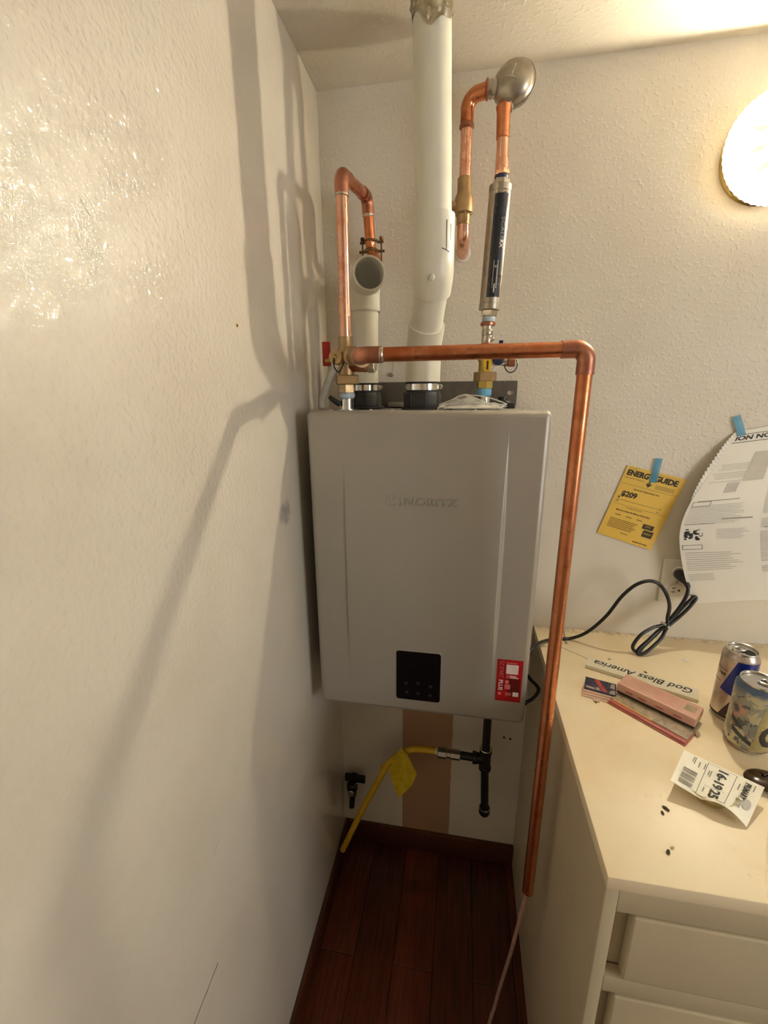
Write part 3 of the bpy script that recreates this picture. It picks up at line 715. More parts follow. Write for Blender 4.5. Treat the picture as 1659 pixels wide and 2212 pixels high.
# ------------------------------------------------------------------ cold side
KX, KY = .380, -.12
CV = thing('cold_shutoff_valve', 'yellow brass cold water valve with dark blue lever behind the drain pipe', 'valve', (KX, KY, 1.455))
obj('nipple', cyl(B(), (KX, KY, hz1+.004), (KX, KY, 1.462), .0115, 20), M['steel'], CV)
obj('thread_tape', lathe(B(), (KX, KY, 1.459), (0, 0, 1), [(0, .0125), (.002, .0145), (.012, .0152), (.017, .0138)], 24), M['teflon_blue'], CV)
bm = B(); hexa(bm, (KX, KY, 1.475), (KX, KY, 1.492), .0170, .2); obj('bushing', bm, M['brass_yellow'], CV, sharp=20)
bm = B(); hexa(bm, (KX, KY, 1.490), (KX, KY, 1.509), .0240, .6); obj('union_nut', bm, M['brass'], CV, sharp=20)
obj('body', lathe(B(), (KX-.001, KY, 1.508), (0, 0, 1), [(0, .0135), (.020, .0135), (.024, .0155), (.034, .0155), (.038, .0125), (.046, .0120)], 28), M['brass_yellow'], CV)
bm = B(); o_ = V((KX-.003, KY-.0185, 1.509)); poly(bm, [o_, o_+V((.012, 0, 0)), o_+V((.015, 0, .026)), o_+V((.017, 0, .034)), o_+V((-.012, 0, .034)), o_+V((-.002, 0, .024))], (0, .004, 0))
obj('yellow_tab', bm, M['yellow_hose'], CV, smooth=False)
obj('tab_slot', box(B(), o_.x+.004, o_.x+.008, o_.y-.0004, o_.y+.0002, 1.513, 1.530), M['dark_olive'], CV, smooth=False)
a_ = Yp(1078, 735, KY-.01); b_ = Yp(1092, 788, KY-.01)
obj('lever', box(B(), a_.x, a_.x+.0085, KY-.014, KY-.007, b_.z+.004, a_.z, .002), M['blue_handle'], CV)
obj('lever_hub', lathe(B(), (a_.x+.001, KY-.006, b_.z+.011), (0, -1, 0), [(0, .012), (.008, .012), (.009, .010)], 18), M['blue_handle'], CV)
obj('side_port', cyl(B(), (KX+.008, KY, 1.533), Yp(1096, 783, KY), .008, 16), M['brass'], CV)
pc = Yp(1104, 782, KY)
cap = obj('drain_cap', cyl(B(), pc-V((.008, 0, 0)), pc+V((.008, 0, 0)), .0095, 18, .0015), M['copper_joint'], CV)
obj('cap_tether', tube(B(), spline([pc+V((-.011, -.002, .004)), pc+V((-.0125, -.008, -.010)), pc+V((-.004, -.010, -.0205)), pc+V((.007, -.008, -.018)), pc+V((.0125, -.004, -.006)), pc+V((.0105, 0, .004))], 8), .0012, 8), M['black_plastic'], cap)
a_, b_, c_, d_ = Yp(1058, 779, KY-.008), Yp(1073, 779, KY-.008), Yp(1068, 792, KY-.010), Yp(1057, 808, KY-.010)
obj('paper_tag', poly(B(), [a_, b_, Yp(1093, 786, KY-.012), c_, d_], (0, .0006, 0)), M['paper'], CV, smooth=False)

CP = thing('cold_water_pipe', 'copper pipe joints linking the cold valve, filter and steel disc fitting', 'pipe', (KX, KY, 1.553))
obj('lower_adapter', lathe(B(), (KX, KY, 1.552), (0, 0, 1), [(0, .0130), (.012, .0130), (.014, .0115)], 24), M['copper_joint'], CP)
obj('nickel_coupling', lathe(B(), (KX, KY, 1.565), (0, 0, 1), [(0, .0105), (.004, .0115), (.014, .0115), (.015, .0108), (.016, .0115), (.026, .0115), (.027, .0108), (.034, .0110)], 28), M['nickel'], CP)
obj('bleed_screw', sphere(B(), (KX+.011, KY-.004, 1.573), .0055, 1, 1, .8, 12), M['chrome'], CP)
obj('flange', lathe(B(), (KX+.0005, KY, 1.598), (0, 0, 1), [(0, .0120), (.001, .0150), (.006, .0155), (.008, .0135)], 28), M['copper_joint'], CP)
s0 = V((KX+.001, KY, 1.606)); s1 = V((.3915, KY, 1.858)); sd = (s1-s0).normalized(); SL = (s1-s0).length
SF = thing('scale_filter', 'steel cylinder water filter with a dark blue lettered label', 'filter', s0)
obj('lower_thread_tape', lathe(B(), s0, sd, [(0, .0125), (.001, .0132), (.009, .0132), (.010, .0125)], 24), M['teflon_pale'], SF)
bm = B(); hexa(bm, s0+sd*.0095, s0+sd*.022, .0165, .2); obj('lower_nut', bm, M['nickel'], SF, sharp=20)
RF = .0208
obj('lower_cap', lathe(B(), s0+sd*.0215, sd, [(0, .018), (.001, .0215), (.0115, .0215), (.0125, .0205)], 40), M['brushed'], SF)
bt, tp = .033, SL-.026
obj('cylinder', lathe(B(), s0+sd*bt, sd, [(0, RF), (tp-bt, RF)], 48), M['brushed'], SF)
obj('upper_cap', lathe(B(), s0+sd*tp, sd, [(0, .0205), (.001, .0215), (.0115, .0215), (.0125, .018)], 40), M['brushed'], SF)
bm = B(); hexa(bm, s0+sd*(SL-.0145), s0+sd*(SL-.003), .0150, .35); obj('upper_nut', bm, M['chrome'], SF, sharp=20)
obj('upper_thread_tape', lathe(B(), s0+sd*(SL-.004), sd, [(0, .0125), (.001, .0130), (.006, .0130), (.007, .012)], 24), M['blue_handle'], SF)
fx_, fy_ = V((1, 0, 0)), V((0, -1, 0))
A_OFF = math.radians(10)
def on_cyl(arc, h, z=0.0):
    """point on the filter: arc length to the right of the label's middle, height along the axis"""
    a = arc/RF + A_OFF
    return s0 + sd*h + (fx_*math.sin(a) + fy_*math.cos(a))*(RF+.0003+z)
lab = obj('label', quadpatch(B(), lambda x, y, z: on_cyl(x, y), -.0135, .0145, bt+.010, tp-.006, 14, 4), M['label_navy'], SF)
bm = B(); text(bm, 'SCALE', lambda x, y, z: on_cyl(.0035+y, bt+.148-x, .0003), w=.038, h=.0062, bold=-.01, cuts=6); obj('lettering', bm, M['mid_ink'], lab)
bm = B(); text(bm, 'RX', lambda x, y, z: on_cyl(.0032+y, bt+.1095-x, .0003), w=.0135, h=.0068, bold=.02, cuts=2); obj('lettering', bm, M['pale_print'], lab)
bm = B()
for i in range(2): quadpatch(bm, lambda x, y, z: on_cyl(x, y, .0003), -.0048+.0075*i, -.0030+.0075*i, bt+.026, bt+.075, 1, 3)
quadpatch(bm, lambda x, y, z: on_cyl(x, y, .0003), -.0020, .0016, bt+.062, bt+.066)
v_ = [bm.verts.new(on_cyl(*c, .0003)) for c in ((-.0105, bt+.034), (-.0003, bt+.034), (-.0003, bt+.017))]; bm.faces.new(v_)
v_ = [bm.verts.new(on_cyl(*c, .0003)) for c in ((-.0003, bt+.034), (.0098, bt+.034), (-.0003, bt+.017))]; bm.faces.new(v_)
obj('arrow', bm, M['silver'], lab)
bm = B(); quadpatch(bm, lambda x, y, z: on_cyl(x, y, .0003), -.0045, -.0040, bt+.104, bt+.140); quadpatch(bm, lambda x, y, z: on_cyl(x, y, .0003), -.0090, -.0086, bt+.05, bt+.19, 1, 4)
for k in range(5): quadpatch(bm, lambda x, y, z: on_cyl(x, y, .0003), .004, .0075, bt+.160+.008*k, bt+.165+.008*k, 2)
obj('small_print', bm, M['glyph'], lab, kind='stuff')
# copper above the filter
c0_ = s0 + sd*(SL+.002)
k1 = V((.3890, KY+.006, 1.965))
kd = (k1-c0_).normalized()
bm = B(); hexa(bm, c0_, c0_+kd*.008, .0142, .2); obj('upper_adapter_nut', bm, M['copper'], CP, sharp=20)
obj('upper_adapter', lathe(B(), c0_+kd*.007, kd, [(0, .0128), (.020, .0122), (.021, RC)], 24), M['copper'], CP)
obj('riser', cyl(B(), c0_+kd*.02, k1-kd*.03, RC, 24), M['copper'], CP)
obj('top_coupling', lathe(B(), k1-kd*.046, kd, [(0, RC), (.001, RJ-.0006), (.042, RJ-.0006), (.052, .0140)], 24), M['copper_dull'], CP)

# steel disc fitting
DC = V((.4055, -.104, 2.0085)); da = V((-.22, -1, .05)).normalized()
DF = thing('disc_fitting', 'round brushed steel disc fitting joining the two copper pipes near the ceiling', 'pipe fitting', DC)
def dome(sign, a, b):
    pr = []
    for i in range(13):
        w = math.pi/2*i/12; pr.append((sign*b*math.sin(w), a*math.cos(w) if i < 12 else 0))
    return pr
obj('front_dome', lathe(B(), DC+da*.002, da, dome(1, .0362, .024), 48), M['brushed'], DF)
obj('back_dome', lathe(B(), DC-da*.002, da, dome(-1, .0362, .022), 48), M['brushed'], DF)
obj('seam_ring', lathe(B(), DC-da*.0035, da, [(0, .0355), (.001, .0385), (.006, .0385), (.007, .0355)], 48, cap0=False, cap1=False), M['brushed'], DF)
ex = V((1, 0, 0)); ex = (ex-da*ex.dot(da)).normalized(); ez2 = da.cross(ex) if da.cross(ex).z > 0 else -da.cross(ex)
bm = B()
def dpt(x, y):
    rr = min(1, math.hypot(x, y)/.0362); return DC + da*(.002+.024*math.sqrt(max(0, 1-rr*rr))+.0002) + ex*x + ez2*y
for pl in ([(-.013, .001), (-.006, -.001), (.003, -.004), (.009, -.008)], [(-.001, -.002), (.001, .004), (.003, .010), (.005, .016)]):
    tube(bm, [dpt(*q) for q in pl], .0013, 8)
obj('embossed_mark', bm, M['steel'], DF)
sd_ = V((-1, 0, 0))
obj('side_nozzle', lathe(B(), DC+V((-.030, .004, -.001)), sd_, [(0, .0150), (.008, .0140), (.009, .0150), (.012, .0150), (.0125, .0138), (.018, .0138)], 28), M['steel'], DF)
obj('bottom_nozzle', lathe(B(), DC+V((-.010, .004, -.026)), (k1-DC-V((-.010, .004, -.026))), [(0, .0160), (.008, .0150), (.018, .0138)], 28), M['steel'], DF)

# riser on the supply side
SP = thing('supply_pipe', 'copper supply pipe from the wall up to the steel disc fitting', 'pipe', (.322, -.075, 1.755))
g0 = DC+V((-.047, .004, -.001)); g1 = V((.3230, -.085, g0.z)); g2 = V((.3228, -.078, 1.765)); g3 = V((.3228, 0, 1.765))
obj('top_elbow', tube(B(), fillet([g0+V((.004, 0, 0)), g1, g1-V((0, -.0008, .042))], .020, 10), RJ, 24), M['copper_dull'], SP)
obj('collar', lathe(B(), g0+V((.002, 0, 0)), (-1, 0, 0), [(0, RC), (.001, .0165), (.004, .0160), (.006, RJ)], 28), M['copper_joint'], SP)
obj('bead', lathe(B(), g1-V((0, 0, .042)), (0, 0, -1), [(0, RJ), (.003, .0142), (.007, .0142), (.010, RC)], 28), M['copper_joint'], SP)
obj('riser', cyl(B(), g1-V((0, 0, .045)), (.3228, -.079, 1.872), RC, 24), M['copper'], SP)
obj('wall_elbow', tube(B(), fillet([(.3228, -.078, 1.806), g2, g3], .026, 10), RJ-.0004, 24), M['copper'], SP)
obj('wall_collar', lathe(B(), (.3228, -.0004, 1.765), (0, -1, 0), [(0, .0175), (.002, .0165), (.003, RJ)], 20), M['paper'], SP)
BV = thing('ball_valve', 'bronze ball valve with bare stem on the copper supply pipe', 'valve', (.3225, -.078, 1.80))
vx = .3225; vy = -.0785
obj('body', lathe(B(), (vx, vy, 1.797), (0, 0, 1), [(0, .0135), (.017, .0135), (.018, .0165), (.020, .0185), (.045, .0185), (.052, .0160), (.056, .0140), (.080, .0140), (.082, .0130)], 32), M['brass'], BV)
bm = B(); hexa(bm, (vx, vy, 1.8135), (vx, vy, 1.8195), .0172, .2); obj('end_nut', bm, M['brass'], BV, sharp=20)
obj('stem_port', cyl(B(), (vx-.014, vy-.002, 1.831), (vx-.030, vy-.004, 1.831), .0085, 16, .001), M['brass'], BV)
obj('stem', cyl(B(), (vx-.029, vy-.004, 1.831), (vx-.036, vy-.004, 1.831), .0045, 12), M['brass_yellow'], BV)

# small steel hook on the wall behind
WH = thing('wall_hook', 'tiny steel hook hanging on the wall between the two vents', 'hook', Yp(845, 810, -.004))
pa, pb = Yp(841, 766, -.003), Yp(846, 806, -.006)
obj('wire', tube(B(), spline([pa, Yp(848, 780, -.006), Yp(849, 796, -.006), pb], 5), .0007, 6), M['steel'], WH)
bm = B(); hexa(bm, pb+V((0, .005, -.004)), pb+V((0, -.004, -.004)), .0050); obj('nut', bm, M['steel'], WH, sharp=20)

# clear document bag on the heater
BG = thing('plastic_bag', 'clear plastic document bag lying flat on top of the heater', 'bag', (.355, -.19, hz1))
def bagtop(s, t_):
    x = .290+.128*s; y = -.150-.085*t_
    h = .006+.021*math.exp(-((s-.40)/.26)**2)*(1-t_*.55) + .003*math.sin(s*17)*math.sin(t_*5)+.002*math.sin(s*31+2)
    if s < .02 or s > .98 or t_ > .97: h = .004
    return V((x+.006*math.sin(t_*4), y, hz1+.001+max(.002, h)))
bm = B(); sheet(bm, bagtop, 36, 12); obj('upper_film', bm, M['bag'], BG, sharp=15)
obj('lower_film', sheet(B(), lambda s, t_: V((.288+.132*s, -.148-.088*t_, hz1+.0012+.001*math.sin(s*13+t_*4))), 24, 6), M['bag'], BG, sharp=15)
obj('folded_manual', sheet(B(), lambda s, t_: V((.300+.112*s, -.155-.075*t_, hz1+.004+.003*math.sin(s*3.1)*(1-t_))), 14, 6, .0012), M['paper'], BG)
bm = B()
for pl in (((.288, .001), (.30, .011), (.33, .0125), (.37, .0135), (.418, .010)), ((.291, .010), (.315, .019), (.335, .028), (.36, .022), (.38, .014)), ((.335, .028), (.37, .026), (.40, .018), (.418, .011))):
    tube(bm, spline([V((x, -.236, hz1+z)) for x, z in pl], 6), .0013, 6)
obj('film_fold', bm, M['bag'], BG)

# ------------------------------------------------------------------ gas line
GX, GY = .434, -.10
GP = thing('gas_pipe', 'black iron gas pipe with tee and capped drip leg under the heater', 'pipe', (GX, GY, .30))
obj('upper_nipple', cyl(B(), (GX, GY, hz0+.006), (GX+.0005, GY, .515), .0107, 24), M['iron'], GP)
tee = obj('tee', lathe(B(), (GX+.001, GY, .460), (0, 0, 1), [(0, .0135), (.001, .0165), (.010, .0165), (.012, .0148), (.055, .0148), (.057, .0168), (.067, .0168), (.068, .0135)], 28), M['iron'], GP)
obj('tee_branch', lathe(B(), (GX, GY, .494), (-1, 0, 0), [(0, .014), (.022, .0148), (.024, .0168), (.033, .0168), (.034, .013)], 28), M['iron'], GP)
obj('tee_rim', lathe(B(), (GX+.001, GY, .5275), (0, 0, 1), [(0, .0165), (.0015, .0172), (.003, .0160), (.003, .0109)], 28, cap0=False, cap1=False), M['nickel'], GP)
obj('branch_nipple', cyl(B(), (GX-.030, GY, .494), (.362, GY, .496), .0107, 24), M['iron'], GP)
obj('drip_leg', cyl(B(), (GX+.001, GY, .464), (GX+.008, GY, .318), .0107, 24), M['iron'], GP)
obj('leg_cap', lathe(B(), (GX+.0075, GY, .325), (0, 0, -1), [(0, .0145), (.002, .0160), (.018, .0155), (.025, .0110), (.027, 0)], 28), M['iron'], GP)
obj('cap_rim', lathe(B(), (GX+.0075, GY, .323), (0, 0, 1), [(0, .0158), (.002, .0160), (.003, .0135)], 28, cap0=False, cap1=False), M['steel'], GP)
GC = thing('gas_connector', 'yellow coated flexible gas connector running down to the left corner', 'gas hose', (.03, -.105, .06))
obj('steel_nut', lathe(B(), (.366, GY, .4955), (-1, 0, .02), [(0, .0140), (.004, .0145), (.026, .0140), (.028, .0120), (.036, .0120), (.038, .0150), (.060, .0150), (.064, .0110)], 8), M['steel'], GC, sharp=20)
obj('end_ring', cyl(B(), (.306, GY, .498), (.298, GY, .499), .0100, 20), M['outlet'], GC)
hose = spline([(.300, GY, .499), (.27, GY, .4985), (.235, GY, .494), (.205, -.101, .4765), Yp(838, 1650, -.102), Yp(820, 1682, -.103), Yp(792, 1732, -.105), Yp(765, 1785, -.107), Yp(745, 1826, -.108), Yp(739, 1838, -.108)], 7)
n_ = len(hose); obj('hose', tube(B(), hose, [.0088]*(n_-2)+[.0075, .004], 18), M['yellow_hose'], GC)
obj('sleeve_end', lathe(B(), Yp(829, 1658, -.102), (Yp(820, 1674, -.103)-Yp(829, 1658, -.102)), [(0, .0098), (.010, .0100), (.0105, .0088)], 18, cap1=False), M['yellow_tag'], GC)
# warning tag folded over the hose
tp_ = [(866, 1616), (880, 1628), (901, 1672), (890, 1696), (862, 1724), (850, 1692), (838, 1664), (848, 1640)]
bm = B(); P = [Yp(u, v, -.112-.006*math.sin(i)) for i, (u, v) in enumerate(tp_)]; cc = Yp(868, 1672, -.104)
for i in range(len(P)):
    a_, b_ = bm.verts.new(P[i]), bm.verts.new(P[(i+1) % len(P)]); bm.faces.new((a_, b_, bm.verts.new(cc)))
bmesh.ops.remove_doubles(bm, verts=bm.verts[:], dist=1e-5)
bmesh.ops.subdivide_edges(bm, edges=bm.edges[:], cuts=3, use_grid_fill=True)
for v in bm.verts: v.co.y += .0025*math.sin(v.co.x*160+v.co.z*90)
bmesh.ops.recalc_face_normals(bm, faces=bm.faces[:]); bmesh.ops.solidify(bm, geom=bm.faces[:], thickness=.0006)
obj('warning_tag', bm, M['yellow_tag'], label='crumpled yellow plastic warning tag hanging from the yellow gas hose', cat='tag', own=True)
# old valve in the corner
GV = thing('corner_valve', 'dark old shutoff valve low in the left corner behind the yellow hose', 'valve', (.035, -.03, .2))
obj('wall_flange', cyl(B(), (.034, -.0005, .252), (.034, -.006, .252), .022, 20, .001), M['iron'], GV)
obj('body', lathe(B(), (.034, -.032, .215), (0, 0, 1), [(0, .011), (.004, .013), (.02, .013), (.026, .017), (.046, .017), (.052, .012), (.056, .012)], 20), M['iron'], GV)
obj('inlet', cyl(B(), (.034, -.004, .252), (.034, -.034, .252), .0095, 16), M['iron'], GV)
obj('bonnet_ring', lathe(B(), (.034, -.048, .240), (0, -1, 0), [(0, .0105), (.002, .0115), (.004, .0095), (.004, .006), (.001, .005)], 20), M['steel'], GV)
obj('lever', box(B(), .012, .078, -.040, -.028, .276, .300, .003), M['iron'], GV)
obj('lever_edge', tube(B(), spline([(.036, -.046, .262), (.046, -.047, .268), (.052, -.046, .281), (.078, -.045, .281)], 5), .0014, 8), M['steel'], GV)
obj('outlet', cyl(B(), (.034, -.032, .217), (.030, -.032, .168), .009, 16), M['iron'], GV)

# ------------------------------------------------------------------ papers on the wall
EG = thing('energy_label', 'yellow energy cost label sheet taped crooked to the back wall', 'paper sheet', (.765, 0, 1.10))
TL = Yp(1356, 1005, -.003); TR = Yp(1484, 1036, -.003); BL = Yp(1290, 1151, -.003); BR = Yp(1404, 1187, -.003)
EW, EH = (TR-TL).length, (BL-TL).length
def eg(x, y, z=0.0):
    s, w = x/EW, y/EH
    p = (TL*(1-s)+TR*s)*(1-w) + (BL*(1-s)+BR*s)*w
    return p + V((0, -.0006-z-.004*w*w*s, 0))
obj('sheet', sheet(B(), lambda s, w: eg(s*EW, w*EH)+V((0, .0004, 0)), 8, 10, .0003), M['yellow_paper'], EG)
def egt(ox, oy, sc_=1): return lambda x, y, z=0: eg(ox+x, oy-y, .0003)
bm = B()
text(bm, 'ENERG', egt(.006, .0215), w=.050, h=.0138, bold=.04); text(bm, 'GUIDE', egt(.0690, .0215), w=.053, h=.0138, bold=.04)
text(bm, 'Y', egt(.0565, .0225), w=.0125, h=.0165, bold=.05)
quadpatch(bm, lambda x, y, z: eg(x, y, .0003), .0612, .0640, .020, .033)
for q in (((.0560, .0310), (.0580, .0290), (.0626, .0340), (.0626, .0385)), ((.0692, .0310), (.0672, .0290), (.0626, .0340), (.0626, .0385))): bm.faces.new([bm.verts.new(eg(*c, .0003)) for c in q])
obj('headline', bm, M['ink'], EG, kind='stuff'); bm = B(); text(bm, '$209', egt(.0135, .0740), w=.036, h=.0155, bold=.03)
bm.faces.new([bm.verts.new(eg(*c, .0003)) for c in ((.0085, .0735), (.0140, .0735), (.0112, .0790))])
obj('price', bm, M['ink'], EG, kind='stuff')
bm = B()
text(bm, 'Estimated Yearly Energy Cost', egt(.036, .0530), w=.060, h=.0044, bold=.01)
text(bm, 'Cost Range of Similar Models', egt(.038, .0985), w=.038, h=.0032)
text(bm, 'Maximum Gallons Per Minute of Hot Water', egt(.018, .1080), w=.082, h=.0044, bold=.01)
text(bm, '$187', egt(.0080, .0870), w=.006, h=.0030); text(bm, '$324', egt(.1060, .0895), w=.006, h=.0030)
text(bm, 'U.S. Government', egt(.006, .0050), w=.018, h=.0020); text(bm, 'Federal law prohibits removal of this label before consumer purchase', egt(.0640, .0058), w=.060, h=.0018)
text(bm, 'Water Heater - Instantaneous', egt(.006, .0280), w=.045, h=.0022)
quadpatch(bm, lambda x, y, z: eg(x, y, .0003), .0105, .1120, .0810, .0816, 6); quadpatch(bm, lambda x, y, z: eg(x, y, .0003), .1112, .1120, .0765, .0822); quadpatch(bm, lambda x, y, z: eg(x, y, .0003), .0105, .0111, .0770, .0816)
for y_ in (.0420, .0920): quadpatch(bm, lambda x, y, z: eg(x, y, .0003), .003, EW-.003, y_, y_+.0004, 6)
text(bm, 'energy.gov', egt(.086, .1725), w=.036, h=.0042, bold=.02)
obj('small_print', bm, M['dark_olive'], EG, kind='stuff')
bm = B()
for k in range(6): quadpatch(bm, lambda x, y, z: eg(x, y, .0003), .013, .080-.004*(k % 3), .128+.0042*k, .1298+.0042*k, 4)
for k in range(3): quadpatch(bm, lambda x, y, z: eg(x, y, .0003), .078, .122, .029+.0035*k, .0302+.0035*k, 3)
for k in range(3): quadpatch(bm, lambda x, y, z: eg(x, y, .0003), .020+.026*k, .034+.026*k, .1165, .1185, 1)
quadpatch(bm, lambda x, y, z: eg(x, y, .0003), .050, .068, .158, .1598)
obj('fine_print', bm, M['olive_ink'], EG, kind='stuff')
bm = B(); quadpatch(bm, lambda x, y, z: eg(x, y, .0003), .0920, .1180, .1220, .1335, 2); obj('dark_box', bm, M['dark_olive'], EG); bm = B(); quadpatch(bm, lambda x, y, z: eg(x, y, .0003), .0990, .1230, .1360, .1520, 2)
obj('dark_box', bm, M['dark_olive'], EG)
bm = B(); text(bm, 'RATED', lambda x, y, z=0: eg(.099+x, .1285-y, .0006), w=.012, h=.003); text(bm, 'ENERGY', lambda x, y, z=0: eg(.102+x, .1455-y, .0006), w=.018, h=.004)
obj('box_lettering', bm, M['yellow_paper'], EG, kind='stuff')
def tape(parent, c, p0, p1, wid, off):
    p0, p1 = V(p0), V(p1); d_ = (p1-p0); L_ = d_.length; d_.normalize(); s_ = V((d_.z, 0, -d_.x))
    return obj('tape_strip', sheet(B(), lambda s, w: p0 + d_*(L_*w) + s_*(wid*(s-.5)) + V((0, -off-.0012*math.sin(w*3.1), 0)), 3, 8, .0002), M['tape'], parent)
tape(EG, None, Yp(1423, 990, -.002), Yp(1409, 1042, -.002), .0155, .0022)

# big printed notice, hung by its corner and bowing out
NS_ = thing('notice_sheet', 'large white printed notice taped by its corner beside the outlet', 'paper sheet', (.95, 0, 1.0))
left = [(1591, 932, -.003), (1572, 964, -.010), (1546, 1006, -.018), (1516, 1048, -.026), (1492, 1084, -.034), (1476, 1118, -.040), (1468, 1152, -.044), (1469, 1188, -.046), (1477, 1236, -.046), (1486, 1268, -.044), (1497, 1303, -.042)]
right = [(1800, 897, -.003), (1802, 935, -.014), (1803, 975, -.024), (1804, 1015, -.032), (1804, 1052, -.040), (1804, 1090, -.046), (1803, 1128, -.050), (1802, 1168, -.052), (1801, 1208, -.053), (1800, 1247, -.052), (1799, 1286, -.050)]
Lp = [Yp(*a_) for a_ in left]; Rp = [Yp(*a_) for a_ in right]
def cr(P_, s):
    s = max(0, min(.99999, s))*(len(P_)-1); i = int(s); f = s-i
    a_, b_, c_, d_ = P_[max(i-1, 0)], P_[i], P_[i+1], P_[min(i+2, len(P_)-1)]
    return 0.5*((2*b_)+(c_-a_)*f+(2*a_-5*b_+4*c_-d_)*f*f+(3*b_-a_-3*c_+d_)*f**3)
def ns(s, t_, z=0.0):
    p = cr(Lp, t_)*(1-s) + cr(Rp, t_)*s
    bow = -.010*math.sin(math.pi*s)*min(1, t_*2.5) - .004*math.sin(s*9+t_*4)*t_*(1-t_)
    if t_ > .93: p = p + V((0, 0, .012*math.sin(s*5)*(t_-.93)/.07*s))
    return p + V((0, bow-z, 0))
def nsf(x, y, z=0.0): return ns(x, y, .0005+z)
obj('sheet', sheet(B(), lambda s, w: ns(s, w), 30, 40, .0003), M['paper'], NS_)
bm = B()
zig = []
for i in range(45):
    w = i/44*.40; p = cr(Lp, w); k = math.sin(math.pi*min(1, w/.40))
    out_ = V((-.0125, -.004, .008))*k
    zig.append((p, p+out_*(1.0 if i % 2 else .72)+V((0, .002*(i % 2), 0))))
for (a_, b_), (c_, d_) in zip(zig, zig[1:]): bm.faces.new([bm.verts.new(x) for x in (a_, b_, d_, c_)])
bmesh.ops.remove_doubles(bm, verts=bm.verts[:], dist=1e-6)
obj('pleated_edge', bm, M['paper'], NS_, sharp=10)
bm = B()
w0 = .045
text(bm, 'ION NOTICE', lambda x, y, z=0: nsf(.040+x, .074-y), w=.56, h=.026, bold=.03, cuts=14)
for y_ in (.038, .084): quadpatch(bm, lambda x, y, z: nsf(x, y), .02, .98, y_, y_+.0030, 20)
obj('headline', bm, M['ink'], NS_, kind='stuff')
def ink(name, mat, rects):
    bm = B()
    for (x0, x1, y0, y1) in rects: quadpatch(bm, lambda x, y, z: nsf(x, y), x0, x1, y0, y1, max(2, int((x1-x0)*14)), max(1, int((y1-y0)*12)))
    return obj(name, bm, mat, NS_, kind='stuff')
random.seed(3); rs = []; LW = .0030
for k in range(11): rs.append((.05+.02*math.sin(k), .36+.02*math.sin(k*3), .20+.009*k, .20+.009*k+LW)) if k % 5 != 4 else None
for k in range(13): rs.append((.02, .40-random.random()*.06, .43+.0095*k, .43+.0095*k+LW))
for k in range(7): rs.append((.24, .46-random.random()*.08, .585+.009*k, .585+.009*k+LW))
for k in range(9): rs.append((.03, .40-random.random()*.10, .715+.0095*k, .715+.0095*k+LW))
for k in range(5): rs.append((.03, .22-random.random()*.03, .815+.0095*k, .815+.0095*k+LW))
for k in range(17): rs.append((.52, .95-random.random()*.08, .345+.0095*k, .345+.0095*k+LW*1.7))
for k in range(6): rs.append((.52, .95-random.random()*.08, .535+.0095*k, .535+.0095*k+LW*1.7))
for k in range(17): rs.append((.52, .95-random.random()*.08, .610+.0095*k, .610+.0095*k+LW*1.7))
for k in range(4): rs.append((.52, .95, .79+.0095*k, .79+.0095*k+LW*1.7))
ink('fine_print', M['grey_ink'], rs)
ink('subheading', M['mid_ink'], [(.26, .46, .520, .527), (.02, .22, .545, .550), (.54, .86, .332, .338), (.54, .94, .585, .590), (.05, .34, .400, .405), (.52, .95, .11, .116)])
rr = []
for (x0, x1, y0, y1) in ((.02, .15, .405, .437), (.015, .15, .675, .700)):
    rr += [(x0, x1, y0, y0+.003), (x0, x1, y1-.003, y1), (x0, x0+.005, y0, y1), (x1-.005, x1, y0, y1)]
ink('outlined_box', M['mid_ink'], rr)
ink('picture_panel', M['grey_ink'], [(.30, .46, .15, .30), (.20, .29, .30, .36)])
random.seed(11); rr = []
for k in range(26):
    x = .022+random.random()*.085; y = .575+random.random()*.060; rr.append((x, x+.012+random.random()*.018, y, y+.006+random.random()*.010))
for k in range(8):
    x = .10+random.random()*.05; y = .575+random.random()*.05; rr.append((x, x+.010, y, y+.004))
ink('dark_diagram', M['ink'], rr)
tape(NS_, None, Yp(1589, 899, -.002), Yp(1602, 944, -.003), .0160, .003)

# ------------------------------------------------------------------ outlet and power cord
WO = thing('wall_outlet', 'white duplex wall outlet with the black plug in its upper socket', 'outlet', (.872, 0, .957))
obj('cover_plate', box(B(), .8365, .9065, -.0065, -.0002, .956, 1.070, .003, 3), M['outlet'], WO)
for zc_ in (1.0350, .9910):
    s_ = obj('socket', lathe(B(), (.8730, -.006, zc_), (0, -1, 0), [(0, .0172), (.0025, .0172), (.003, .0165)], 28), M['outlet'], WO)
    if zc_ < 1.0:
        bm = B(); box(bm, .8635, .8705, -.0093, -.0088, zc_+.0045, zc_+.0063); box(bm, .8625, .8710, -.0093, -.0088, zc_-.0053, zc_-.0035); cyl(bm, (.8795, -.0088, zc_), (.8795, -.0093, zc_), .0028, 12)
        obj('slot', bm, M['dark'], s_, smooth=False)
obj('plate_screw', cyl(B(), (.8725, -.0064, 1.013), (.8725, -.0078, 1.013), .0030, 14), M['nickel'], WO)
obj('lower_screw', cyl(B(), (.8715, -.0064, .9635), (.8715, -.0074, .9635), .0024, 12), M['nickel'], WO)
PC = thing('power_cord', 'black power cord bundled with a tie and plugged into the outlet', 'power cord', (.774, -.09, ZK))
zk2 = ZK+.0046
plugp = V((.8730, -.0105, 1.0350))
tie = Yp(1437, 1350, -.070)
def yp(u, v, y): return Yp(u, v, y)
